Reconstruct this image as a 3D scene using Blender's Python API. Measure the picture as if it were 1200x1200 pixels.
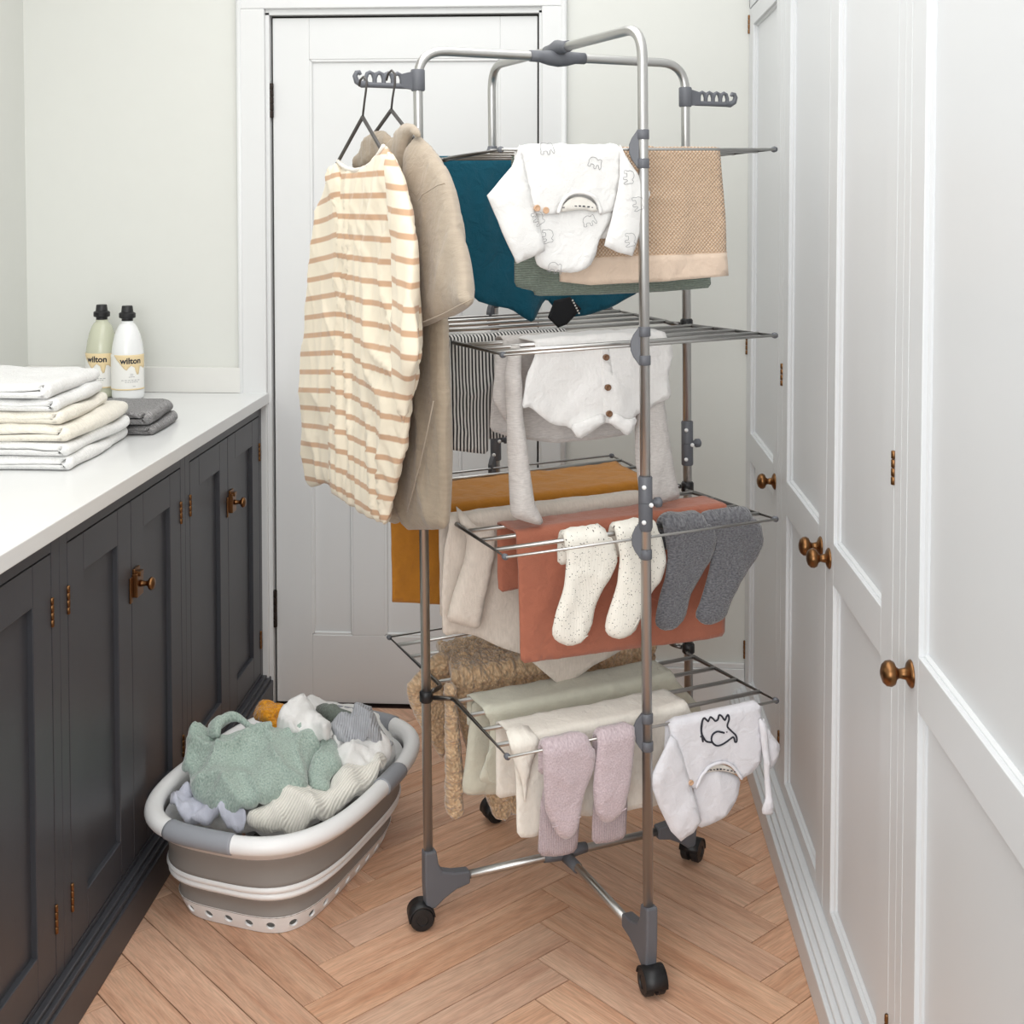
import bpy, bmesh, math, random
import numpy as np
from mathutils import Vector, Matrix, noise
from mathutils.geometry import delaunay_2d_cdt

for o in list(bpy.data.objects): bpy.data.objects.remove(o)
S = bpy.context.scene
COL = S.collection
random.seed(7)

# ------------------------------------------------------------------ camera
HC, FPX, CX, CY, YAW, PITCH = 1.446, 1470.0, 589.34, 296.34, 0.0604, 0.03806
cd = bpy.data.cameras.new('camera'); cam = bpy.data.objects.new('camera', cd); COL.objects.link(cam)
cd.sensor_fit = 'HORIZONTAL'; cd.sensor_width = 36; cd.lens = FPX/1200*36
cd.shift_x = (600-CX)/1200; cd.shift_y = (CY-600)/1200
cd.clip_start = .05
cam.location = (0, 0, HC); cam.rotation_euler = (math.pi/2-PITCH, 0, YAW)
S.camera = cam

# ------------------------------------------------------------------ light
wd = bpy.data.worlds.new('world'); S.world = wd; wd.use_nodes = True
bg = wd.node_tree.nodes['Background']; bg.inputs[0].default_value = (.95, .98, 1.0, 1); bg.inputs[1].default_value = .7
def area(name, loc, rot, sx, sy, power, col):
    l = bpy.data.lights.new(name, 'AREA'); l.shape = 'RECTANGLE'; l.size = sx; l.size_y = sy; l.energy = power; l.color = col
    o = bpy.data.objects.new(name, l); o.location = loc; o.rotation_euler = rot; COL.objects.link(o); return o
area('assumed_daylight', (-.6, -1.3, 1.45), (math.radians(86), 0, math.radians(-6)), 1.8, 1.8, 41, (1, .995, .985))  # added area light behind the camera for assumed daylight, no window there
area('ceiling_fill', (-.32, 1.5, 2.66), (0, 0, 0), 1.5, 3.4, 31, (1, .995, .985))  # added overhead fill
S.view_settings.view_transform = 'Standard'; S.view_settings.look = 'None'
S.view_settings.gamma = 1; S.view_settings.use_curve_mapping = False
S.view_settings.exposure = 0.28

# ------------------------------------------------------------------ projection helpers (points of the real place from measured bearings)
_f = np.array([-math.sin(YAW)*math.cos(PITCH), math.cos(YAW)*math.cos(PITCH), -math.sin(PITCH)])
_r = np.array([math.cos(YAW), math.sin(YAW), 0.]); _u = np.cross(_r, _f)
CAM = np.array([0, 0, HC])
def ray(x, y): return _r*(x-CX)/FPX - _u*(y-CY)/FPX + _f
class Fr:                                              # a plane in the room: origin, two axes, normal
    def __init__(s, O, A, B, N): s.O, s.A, s.B, s.N = [np.asarray(q, float) for q in (O, A, B, N)]
    def px(s, x, y, n=0.):
        M = np.stack([s.A, s.B, -ray(x, y)], 1)
        t = np.linalg.solve(M, CAM-(s.O+s.N*n)); return (t[0], t[1])
    def P(s, a, b, n=0.): return s.O+s.A*a+s.B*b+s.N*n
RC = np.array([-.025, 2.588, 0.]); RA = math.radians(26.8); LEAN = .011
RU = np.array([math.cos(RA), math.sin(RA), 0]); RV = np.array([math.sin(RA), -math.cos(RA), 0]); RZ = np.array([-LEAN, 0, 1.])
def rk(u, v, z): return RC+RU*u+RV*v+RZ*z
RUT = RU+np.array([0, 0, .018])                     # shelves dip a little to the left
def FV(v): return Fr(rk(0, v, 0), RUT, RZ, RV)
def FU(u): return Fr(rk(u, 0, 0), RV, RZ, -RU)

# ------------------------------------------------------------------ object helpers
def link(name, me, mat=None, parent=None, loc=None, smooth=False, bevel=0):
    o = bpy.data.objects.new(name, me); COL.objects.link(o)
    if mat is not None: me.materials.append(mat)
    if smooth: me.shade_smooth()
    if bevel:
        b = o.modifiers.new('bevel', 'BEVEL'); b.width = bevel; b.segments = 2; b.limit_method = 'ANGLE'; b.angle_limit = .7
    if parent is not None:
        o.parent = parent
        w = Matrix.Translation(wloc(parent)); o.matrix_parent_inverse = w.inverted()
    return o
WL = {}
def wloc(o): return Vector(WL.get(o.name, (0, 0, 0)))
def empty(name, loc):
    o = bpy.data.objects.new(name, None); o.empty_display_size = .1; o.location = loc; COL.objects.link(o); WL[o.name] = tuple(loc); return o
def tag(o, label, cat, group=None):
    o['label'] = label; o['category'] = cat
    if group: o['group'] = group
    return o
def struct(o): o['kind'] = 'structure'; return o
def bmobj(name, bm, mat, parent=None, smooth=False, bevel=0):
    bmesh.ops.recalc_face_normals(bm, faces=bm.faces)
    me = bpy.data.meshes.new(name); bm.to_mesh(me); bm.free()
    return link(name, me, mat, parent, smooth=smooth, bevel=bevel)
def recenter(o):                                       # origin to the base of the thing (mesh built in world space)
    me = o.data; co = np.zeros(len(me.vertices)*3); me.vertices.foreach_get('co', co); co = co.reshape(-1, 3)
    c = (co.min(0)+co.max(0))/2; c[2] = co[:, 2].min()
    me.vertices.foreach_set('co', (co-c).ravel()); me.update(); o.location = c; WL[o.name] = tuple(c)
    return o
def bx(bm, x0, x1, y0, y1, z0, z1):
    v = [bm.verts.new(p) for p in ((x0,y0,z0),(x1,y0,z0),(x1,y1,z0),(x0,y1,z0),(x0,y0,z1),(x1,y0,z1),(x1,y1,z1),(x0,y1,z1))]
    for f in ((0,3,2,1),(4,5,6,7),(0,1,5,4),(1,2,6,5),(2,3,7,6),(3,0,4,7)): bm.faces.new([v[i] for i in f])
def boxobj(name, b, mat, parent=None, bevel=.0):
    bm = bmesh.new(); bx(bm, *b); return bmobj(name, bm, mat, parent, bevel=bevel)
def tube(bm, pts, r, seg=10, closed=False, flat=None):
    pts = [Vector(p) for p in pts]; n = len(pts); rings = []; R = r if isinstance(r, (list, tuple)) else [r]*n
    prev = None
    for i, p in enumerate(pts):
        if closed: t = (pts[(i+1) % n]-pts[i-1]).normalized()
        else: t = (pts[min(i+1, n-1)]-pts[max(i-1, 0)]).normalized()
        if prev is None:
            a = Vector((0, 0, 1)) if abs(t.z) < .9 else Vector((1, 0, 0))
        else: a = prev
        e = (a-t*a.dot(t)).normalized(); prev = e; f = t.cross(e)
        k = flat or 1
        rings.append([bm.verts.new(p+(e*math.cos(q)*k+f*math.sin(q))*R[i]) for q in [2*math.pi*j/seg for j in range(seg)]])
    m = n if closed else n-1
    for i in range(m):
        a, b = rings[i], rings[(i+1) % n]
        for j in range(seg): bm.faces.new((a[j], a[(j+1) % seg], b[(j+1) % seg], b[j]))
    if not closed: bm.faces.new(rings[0][::-1]); bm.faces.new(rings[-1])
def tubeobj(name, pts, r, mat, parent=None, seg=10, closed=False, flat=None):
    bm = bmesh.new(); tube(bm, pts, r, seg, closed, flat); return bmobj(name, bm, mat, parent, smooth=True)
def fillet(pts, r, n=8):
    pts = [Vector(p) for p in pts]; out = [pts[0]]
    for i in range(1, len(pts)-1):
        a, b, c = pts[i-1], pts[i], pts[i+1]; d1 = (a-b).normalized(); d2 = (c-b).normalized()
        p, q = b+d1*r, b+d2*r
        for k in range(n+1):
            t = k/n; out.append(p*(1-t)**2+b*2*t*(1-t)+q*t*t)
    return out+[pts[-1]]
def lathe(bm, prof, O, D, seg=20):
    D = Vector(D).normalized(); O = Vector(O); a = Vector((0, 0, 1)) if abs(D.z) < .9 else Vector((1, 0, 0))
    e = (a-D*a.dot(D)).normalized(); f = D.cross(e); rings = []
    for r, h in prof: rings.append([bm.verts.new(O+D*h+(e*math.cos(q)+f*math.sin(q))*max(r, 1e-5)) for q in [2*math.pi*j/seg for j in range(seg)]])
    for i in range(len(rings)-1):
        for j in range(seg): bm.faces.new((rings[i][j], rings[i][(j+1) % seg], rings[i+1][(j+1) % seg], rings[i+1][j]))
    bm.faces.new(rings[0][::-1]); bm.faces.new(rings[-1])
def latheobj(name, prof, O, D, mat, parent=None, seg=20):
    bm = bmesh.new(); lathe(bm, prof, O, D, seg); return bmobj(name, bm, mat, parent, smooth=True)
def smoothfix(o, ang=40):
    m = o.modifiers.new('split', 'EDGE_SPLIT'); m.split_angle = math.radians(ang); return o
def prism(bm, poly, P, n0, n1):                        # polygon (a,b) extruded between two offsets, P(a,b,n) -> point
    A = [bm.verts.new(P(a, b, n0)) for a, b in poly]; B = [bm.verts.new(P(a, b, n1)) for a, b in poly]
    bm.faces.new(A[::-1]); bm.faces.new(B); n = len(poly)
    for i in range(n): bm.faces.new((A[i], A[(i+1) % n], B[(i+1) % n], B[i]))

# ------------------------------------------------------------------ materials
def _mat(name):
    m = bpy.data.materials.new(name); m.use_nodes = True; nt = m.node_tree; return m, nt, nt.nodes['Principled BSDF']
def N(nt, t, **k):
    n = nt.nodes.new(t)
    for a, b in k.items():
        if a.startswith('i_'): n.inputs[int(a[2:]) if a[2:].isdigit() else a[2:]].default_value = b
        else: setattr(n, a, b)
    return n
def lin(c):
    return tuple((x/255/12.92 if x/255 <= .04045 else ((x/255+.055)/1.055)**2.4) for x in c)+(1,)
def plain(name, rgb, rough=.5, metal=0, bump=0, scale=40, var=.0, spec=.5):
    m, nt, b = _mat(name); c = lin(rgb)
    b.inputs['Base Color'].default_value = c; b.inputs['Roughness'].default_value = rough; b.inputs['Metallic'].default_value = metal
    b.inputs['Specular IOR Level'].default_value = spec
    tc = N(nt, 'ShaderNodeTexCoord'); nz = N(nt, 'ShaderNodeTexNoise'); nz.inputs['Scale'].default_value = scale; nz.inputs['Detail'].default_value = 4
    nt.links.new(tc.outputs['Object'], nz.inputs['Vector'])
    if bump:
        bp = N(nt, 'ShaderNodeBump'); bp.inputs['Strength'].default_value = bump; bp.inputs['Distance'].default_value = .003
        nt.links.new(nz.outputs['Fac'], bp.inputs['Height']); nt.links.new(bp.outputs[0], b.inputs['Normal'])
    mx = N(nt, 'ShaderNodeMix', data_type='RGBA'); mx.inputs[6].default_value = tuple(x*(1-var) for x in c[:3])+(1,); mx.inputs[7].default_value = tuple(min(1, x*(1+var)) for x in c[:3])+(1,)
    nt.links.new(nz.outputs['Fac'], mx.inputs[0]); nt.links.new(mx.outputs[2], b.inputs['Base Color'])
    return m
def fabric(name, rgb, kind='weave', scale=600, bump=.35, marl=.08, marlscale=(60, 60), rgb2=None, fuzz=0, dist=.002, trans=0, thin=0):
    m, nt, b = _mat(name); c = lin(rgb); L = nt.links.new
    b.inputs['Roughness'].default_value = .92; b.inputs['Specular IOR Level'].default_value = .15
    b.inputs['Sheen Weight'].default_value = .25+fuzz; b.inputs['Sheen Roughness'].default_value = .5
    uv = N(nt, 'ShaderNodeUVMap'); mp = N(nt, 'ShaderNodeMapping'); mp.inputs['Scale'].default_value = (marlscale[0], marlscale[1], 1); L(uv.outputs[0], mp.inputs[0])
    nz = N(nt, 'ShaderNodeTexNoise'); nz.inputs['Scale'].default_value = 1; nz.inputs['Detail'].default_value = 5; L(mp.outputs[0], nz.inputs['Vector'])
    rp = N(nt, 'ShaderNodeMapRange'); rp.inputs[1].default_value = .3; rp.inputs[2].default_value = .7; L(nz.outputs['Fac'], rp.inputs[0])
    mx = N(nt, 'ShaderNodeMix', data_type='RGBA'); c2 = lin(rgb2) if rgb2 else tuple(x*(1-marl*2) for x in c[:3])+(1,)
    mx.inputs[6].default_value = c; mx.inputs[7].default_value = c2; L(rp.outputs[0], mx.inputs[0]); col = mx.outputs[2]
    h = None
    if kind == 'weave':
        h = N(nt, 'ShaderNodeTexNoise'); h.inputs['Scale'].default_value = scale; L(uv.outputs[0], h.inputs['Vector']); ho = h.outputs['Fac']
    elif kind in ('rib', 'ribv'):
        h = N(nt, 'ShaderNodeTexWave'); h.bands_direction = 'X' if kind == 'ribv' else 'Y'; h.inputs['Scale'].default_value = scale; h.inputs['Distortion'].default_value = .6; h.inputs['Detail'].default_value = 1
        L(uv.outputs[0], h.inputs['Vector']); ho = h.outputs['Fac']
        m2 = N(nt, 'ShaderNodeMix', data_type='RGBA', blend_type='MULTIPLY'); m2.inputs[0].default_value = .22; L(col, m2.inputs[6]); L(h.outputs['Color'], m2.inputs[7]); col = m2.outputs[2]
    elif kind in ('knit', 'curl'):
        h = N(nt, 'ShaderNodeTexVoronoi'); h.inputs['Scale'].default_value = scale; L(uv.outputs[0], h.inputs['Vector'])
        iv = N(nt, 'ShaderNodeMath', operation='SUBTRACT'); iv.inputs[0].default_value = 1; L(h.outputs['Distance'], iv.inputs[1]); ho = iv.outputs[0]
        m2 = N(nt, 'ShaderNodeMix', data_type='RGBA', blend_type='MULTIPLY'); m2.inputs[0].default_value = .5 if kind == 'curl' else .22; L(col, m2.inputs[6]); L(ho, m2.inputs[7]); col = m2.outputs[2]
    elif kind == 'honey':
        sp = N(nt, 'ShaderNodeSeparateXYZ'); L(uv.outputs[0], sp.inputs[0])
        def sn(sock, k):
            a = N(nt, 'ShaderNodeMath', operation='MULTIPLY'); L(sock, a.inputs[0]); a.inputs[1].default_value = k
            q = N(nt, 'ShaderNodeMath', operation='SINE'); L(a.outputs[0], q.inputs[0]); return q.outputs[0]
        pm = N(nt, 'ShaderNodeMath', operation='MULTIPLY'); L(sn(sp.outputs[0], scale), pm.inputs[0]); L(sn(sp.outputs[1], scale), pm.inputs[1])
        ho = N(nt, 'ShaderNodeMapRange'); ho.inputs[1].default_value = -.5; ho.inputs[2].default_value = .5; L(pm.outputs[0], ho.inputs[0]); ho = ho.outputs[0]
        m2 = N(nt, 'ShaderNodeMix', data_type='RGBA'); m2.inputs[6].default_value = lin(rgb2); m2.inputs[7].default_value = c; L(ho, m2.inputs[0]); col = m2.outputs[2]
    bp = N(nt, 'ShaderNodeBump'); bp.inputs['Strength'].default_value = bump; bp.inputs['Distance'].default_value = dist; L(ho, bp.inputs['Height']); L(bp.outputs[0], b.inputs['Normal'])
    cz_ = N(nt, 'ShaderNodeTexNoise'); cz_.inputs['Scale'].default_value = 34; cz_.inputs['Detail'].default_value = 3; cz_.inputs['Distortion'].default_value = 1.2; L(uv.outputs[0], cz_.inputs['Vector'])
    b2 = N(nt, 'ShaderNodeBump'); b2.inputs['Strength'].default_value = .5; b2.inputs['Distance'].default_value = .006; L(cz_.outputs['Fac'], b2.inputs['Height']); L(b2.outputs[0], bp.inputs['Normal'])
    L(col, b.inputs['Base Color']); return m
def striped(name, base, line, period, duty, axis=1, soft=.06, waver=.0):
    m, nt, b = _mat(name); L = nt.links.new
    b.inputs['Roughness'].default_value = .9; b.inputs['Specular IOR Level'].default_value = .15; b.inputs['Sheen Weight'].default_value = .2
    uv = N(nt, 'ShaderNodeUVMap'); sp = N(nt, 'ShaderNodeSeparateXYZ'); L(uv.outputs[0], sp.inputs[0])
    a = N(nt, 'ShaderNodeMath', operation='MULTIPLY'); L(sp.outputs[axis], a.inputs[0]); a.inputs[1].default_value = 1/period
    fr = N(nt, 'ShaderNodeMath', operation='FRACT'); L(a.outputs[0], fr.inputs[0])
    pp = N(nt, 'ShaderNodeMath', operation='PINGPONG'); L(a.outputs[0], pp.inputs[0]); pp.inputs[1].default_value = .5
    rp = N(nt, 'ShaderNodeMapRange'); rp.inputs[1].default_value = duty/2-soft/2; rp.inputs[2].default_value = duty/2+soft/2; L(pp.outputs[0], rp.inputs[0])
    mx = N(nt, 'ShaderNodeMix', data_type='RGBA'); mx.inputs[6].default_value = lin(line); mx.inputs[7].default_value = lin(base); L(rp.outputs[0], mx.inputs[0]); L(mx.outputs[2], b.inputs['Base Color'])
    nz = N(nt, 'ShaderNodeTexNoise'); nz.inputs['Scale'].default_value = 500; L(uv.outputs[0], nz.inputs['Vector'])
    bp = N(nt, 'ShaderNodeBump'); bp.inputs['Strength'].default_value = .2; bp.inputs['Distance'].default_value = .001; L(nz.outputs['Fac'], bp.inputs['Height']); L(bp.outputs[0], b.inputs['Normal'])
    return m
def speckled(name, base, spot, scale, thr):
    m, nt, b = _mat(name); L = nt.links.new; b.inputs['Roughness'].default_value = .95; b.inputs['Specular IOR Level'].default_value = .1
    uv = N(nt, 'ShaderNodeUVMap'); vo = N(nt, 'ShaderNodeTexVoronoi'); vo.inputs['Scale'].default_value = scale; vo.inputs['Randomness'].default_value = 1; L(uv.outputs[0], vo.inputs['Vector'])
    sep = N(nt, 'ShaderNodeSeparateColor'); L(vo.outputs['Color'], sep.inputs[0])
    k = N(nt, 'ShaderNodeMath', operation='MULTIPLY'); L(sep.outputs[0], k.inputs[0]); k.inputs[1].default_value = thr
    lt = N(nt, 'ShaderNodeMath', operation='LESS_THAN'); L(vo.outputs['Distance'], lt.inputs[0]); L(k.outputs[0], lt.inputs[1])
    mx = N(nt, 'ShaderNodeMix', data_type='RGBA'); mx.inputs[6].default_value = lin(base); mx.inputs[7].default_value = lin(spot); L(lt.outputs[0], mx.inputs[0]); L(mx.outputs[2], b.inputs['Base Color'])
    wv = N(nt, 'ShaderNodeTexWave'); wv.inputs['Scale'].default_value = 130; wv.inputs['Distortion'].default_value = 2; L(uv.outputs[0], wv.inputs['Vector'])
    bp = N(nt, 'ShaderNodeBump'); bp.inputs['Strength'].default_value = .3; bp.inputs['Distance'].default_value = .002; L(wv.outputs['Fac'], bp.inputs['Height']); L(bp.outputs[0], b.inputs['Normal'])
    return m
def wood():
    m, nt, b = _mat('oak_plank'); L = nt.links.new
    tc = N(nt, 'ShaderNodeTexCoord'); oi = N(nt, 'ShaderNodeObjectInfo')
    ad = N(nt, 'ShaderNodeVectorMath', operation='ADD'); L(tc.outputs['Object'], ad.inputs[0])
    ml = N(nt, 'ShaderNodeMath', operation='MULTIPLY'); L(oi.outputs['Random'], ml.inputs[0]); ml.inputs[1].default_value = 37
    L(ml.outputs[0], ad.inputs[1])
    mp = N(nt, 'ShaderNodeMapping'); mp.inputs['Scale'].default_value = (2.2, 34, 5); L(ad.outputs[0], mp.inputs[0])
    nz = N(nt, 'ShaderNodeTexNoise'); nz.inputs['Scale'].default_value = 1.2; nz.inputs['Detail'].default_value = 6; nz.inputs['Distortion'].default_value = .6; L(mp.outputs[0], nz.inputs['Vector'])
    mp2 = N(nt, 'ShaderNodeMapping'); mp2.inputs['Scale'].default_value = (26, 330, 10); L(ad.outputs[0], mp2.inputs[0])
    fine = N(nt, 'ShaderNodeTexNoise'); fine.inputs['Scale'].default_value = 1; fine.inputs['Detail'].default_value = 4; L(mp2.outputs[0], fine.inputs['Vector'])
    cr = N(nt, 'ShaderNodeValToRGB'); e = cr.color_ramp.elements; e[0].position = .3; e[0].color = lin((204, 154, 124)); e[1].position = .72; e[1].color = lin((231, 190, 160)); L(nz.outputs['Fac'], cr.inputs[0])
    fr = N(nt, 'ShaderNodeMapRange'); fr.inputs[1].default_value = .35; fr.inputs[2].default_value = .65; fr.inputs[3].default_value = .82; fr.inputs[4].default_value = 1.06; L(fine.outputs['Fac'], fr.inputs[0])
    m1 = N(nt, 'ShaderNodeMix', data_type='RGBA', blend_type='MULTIPLY'); m1.inputs[0].default_value = 1; L(cr.outputs[0], m1.inputs[6]); L(fr.outputs[0], m1.inputs[7])
    hs = N(nt, 'ShaderNodeHueSaturation'); vr = N(nt, 'ShaderNodeMapRange'); vr.inputs[3].default_value = .92; vr.inputs[4].default_value = 1.07; L(oi.outputs['Random'], vr.inputs[0]); L(vr.outputs[0], hs.inputs['Value'])
    ml2 = N(nt, 'ShaderNodeMath', operation='MULTIPLY'); L(oi.outputs['Random'], ml2.inputs[0]); ml2.inputs[1].default_value = 7.3
    f2 = N(nt, 'ShaderNodeMath', operation='FRACT'); L(ml2.outputs[0], f2.inputs[0]); sr = N(nt, 'ShaderNodeMapRange'); sr.inputs[3].default_value = .9; sr.inputs[4].default_value = 1.06; L(f2.outputs[0], sr.inputs[0]); L(sr.outputs[0], hs.inputs['Saturation'])
    L(m1.outputs[2], hs.inputs['Color']); L(hs.outputs[0], b.inputs['Base Color'])
    b.inputs['Roughness'].default_value = .5; b.inputs['Specular IOR Level'].default_value = .35
    bp = N(nt, 'ShaderNodeBump'); bp.inputs['Strength'].default_value = .25; bp.inputs['Distance'].default_value = .001; L(fine.outputs['Fac'], bp.inputs['Height']); L(bp.outputs[0], b.inputs['Normal'])
    return m
M = {}
M['wall'] = plain('warm_white_wall', (219, 220, 215), .8, bump=.03, scale=25, var=.01)
M['ceil'] = plain('ceiling_white', (240, 240, 238), .9)
M['door'] = plain('white_door_paint', (222, 223, 223), .45, bump=.02, scale=60)
M['ward'] = plain('pale_grey_paint', (216, 218, 220), .4, bump=.02, scale=60)
M['dark'] = plain('charcoal_paint', (61, 62, 67), .38, bump=.03, scale=50, var=.03)
M['gap'] = plain('shadow_gap', (40, 36, 32), .9)  # dark colour painted in for the shade inside door gaps
M['stone'] = plain('white_quartz', (228, 229, 229), .22, var=.03, scale=6)
M['stonebs'] = plain('grey_quartz', (226, 225, 221), .35, var=.04, scale=9)
M['brass'] = plain('aged_brass', (128, 92, 60), .32, 1, var=.25, scale=30)
M['iron'] = plain('dark_bronze', (52, 44, 40), .45, .7)
M['steel'] = plain('brushed_steel', (196, 195, 193), .33, 1, var=.04, scale=20)
M['darksteel'] = plain('dark_steel_bar', (120, 118, 116), .3, 1)  # darker steel for the side bars of the wings
M['gplas'] = plain('grey_plastic', (98, 100, 106), .45)
M['bplas'] = plain('black_plastic', (26, 26, 28), .45)
M['wplas'] = plain('white_plastic', (240, 240, 240), .35)
M['taupe'] = plain('taupe_silicone', (142, 138, 134), .6, var=.03)
M['grip'] = plain('grey_grip', (150, 153, 160), .5)
M['hanger'] = plain('dark_hanger', (70, 66, 64), .45)
M['wood'] = wood()
M['base'] = plain('floor_joint', (58, 36, 26), .9)
FAB = {}
FAB['tee'] = striped('cream_tan_stripe', (236, 225, 204), (200, 164, 134), .0385, .27, 1)
FAB['tick'] = striped('black_white_ticking', (226, 224, 220), (44, 44, 48), .0072, .5, 0, soft=.2)
FAB['ticktop'] = FAB['tick']
FAB['shirt'] = fabric('stone_jersey', (168, 153, 134), marl=.06, marlscale=(30, 120))
FAB['shirt_lit'] = fabric('stone_jersey_lit', (176, 162, 145), marl=.05, marlscale=(30, 120))  # same jersey, lighter tone painted in for the lit sleeve and collar
FAB['teal'] = fabric('deep_teal_jersey', (20, 84, 104), marl=.04)
FAB['white'] = fabric('white_jersey', (234, 233, 231), marl=.01)
FAB['linenwhite'] = fabric('white_linen', (238, 236, 234), marl=.02, marlscale=(200, 40), bump=.4)
FAB['honey'] = fabric('beige_honeycomb', (222, 198, 174), 'honey', 820, .7, rgb2=(190, 156, 126), dist=.004)
FAB['beigeborder'] = fabric('beige_plain_knit', (224, 202, 182), marl=.03)
FAB['sageknit'] = fabric('sage_knit', (146, 158, 146), 'rib', 75, .6, marl=.12, marlscale=(200, 200), dist=.003)
FAB['grey'] = fabric('grey_marl_jersey', (214, 208, 204), marl=.1, marlscale=(90, 400))
FAB['mustard'] = fabric('mustard_cotton', (192, 128, 48), marl=.04)
FAB['linen'] = fabric('oatmeal_linen', (222, 210, 198), marl=.06, marlscale=(300, 60))
FAB['terra'] = fabric('terracotta_cotton', (176, 110, 88), marl=.03)
FAB['sockw'] = speckled('white_speckled_knit', (242, 238, 228), (60, 54, 50), 290, .28)
FAB['sockg'] = fabric('grey_tweed_knit', (132, 132, 136), 'knit', 330, .8, rgb2=(74, 74, 80), marlscale=(200, 420), fuzz=.2)
FAB['sherpa'] = fabric('tan_sherpa', (242, 211, 174), 'curl', 170, .8, rgb2=(208, 168, 128), marlscale=(140, 140), fuzz=.3, dist=.005)
FAB['sage'] = fabric('pale_sage_linen', (208, 206, 190), marl=.03)
FAB['cream'] = fabric('off_white_linen', (238, 232, 222), marl=.03, marlscale=(200, 50))
FAB['lilac'] = fabric('lilac_wool', (208, 192, 196), 'weave', 260, .6, rgb2=(176, 158, 164), marlscale=(350, 350), fuzz=.3)
FAB['lilacrib'] = fabric('lilac_rib', (208, 192, 196), 'ribv', 95, .6, rgb2=(180, 162, 168), marlscale=(350, 350))
FAB['greywhite'] = fabric('pale_grey_jersey', (228, 227, 232), marl=.02)
FAB['sweater'] = fabric('sage_marl_knit', (196, 210, 200), 'knit', 260, .6, rgb2=(146, 168, 158), marlscale=(320, 320), fuzz=.3)
FAB['creamknit'] = fabric('cream_rib_knit', (247, 243, 233), 'ribv', 62, .4, marl=.02, fuzz=.3, dist=.003)
FAB['towelw'] = fabric('white_terry', (247, 247, 246), 'knit', 420, .5, marl=.01, fuzz=.3)
FAB['towelc'] = fabric('cream_terry', (248, 242, 228), 'knit', 420, .5, marl=.01, fuzz=.3)
FAB['towelg'] = fabric('grey_terry', (206, 203, 204), 'knit', 300, 1.0, rgb2=(142, 139, 141), marlscale=(230, 230), fuzz=.3, dist=.012)
FAB['must2'] = fabric('mustard_terry', (232, 164, 50), 'knit', 160, .9, rgb2=(204, 130, 30), marlscale=(120, 120), dist=.005)
FAB['greysock'] = fabric('cool_grey_rib', (190, 192, 198), 'ribv', 60, .7, marl=.05)
FAB['dkgreen'] = fabric('dark_sage_knit', (122, 130, 122), 'knit', 300, .8)
FAB['lav'] = fabric('lavender_cotton', (204, 206, 220), marl=.03)
M['ink'] = plain('ink_line', (44, 46, 56), .8)
M['inkgrey'] = plain('grey_ink_line', (150, 150, 152), .8)
M['tan'] = plain('tan_button', (206, 168, 136), .5)
M['brownbtn'] = plain('brown_button', (122, 88, 62), .4)
M['blacktag'] = plain('black_fabric_tag', (22, 22, 26), .8)
M['whitetag'] = plain('pale_tag', (226, 222, 214), .8)

# ------------------------------------------------------------------ room
YW, XL, XR, ZC, Y0 = 3.533, -1.593, .47, 2.7, -1.4
fl = struct(boxobj('floor', (XL-.05, 1.1, Y0, YW+.1, -.05, -.004), M['base']))
w = struct(boxobj('wall_left', (XL-.1, XL, 1.15, YW+.1, 0, ZC), M['wall']))
struct(boxobj('wall_back', (XL-.1, -.955, YW, YW+.1, 0, ZC), M['wall']))
struct(boxobj('wall_right', (1.1, 1.2, Y0, YW+.1, 0, ZC), M['wall']))
bm = bmesh.new(); bx(bm, -.04, 1.1, YW, YW+.1, 0, ZC); struct(bmobj('wall_back_side', bm, M['wall']))
bm = bmesh.new(); bx(bm, -.955, -.04, YW, YW+.1, 2.0, ZC); struct(bmobj('wall_back_lintel', bm, M['wall']))
struct(boxobj('ceiling', (XL-.1, 1.2, Y0, YW+.1, ZC, ZC+.05), M['ceil']))
# left wall round an assumed opening for world light (beside and behind the viewer)
bm = bmesh.new(); bx(bm, XL-.1, XL, Y0, 1.15, 0, 1.0); bx(bm, XL-.1, XL, Y0, 1.15, 2.4, ZC); bx(bm, XL-.1, XL, Y0, -.35, 1.0, 2.4)
struct(bmobj('wall_left_opening', bm, M['wall']))
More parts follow.
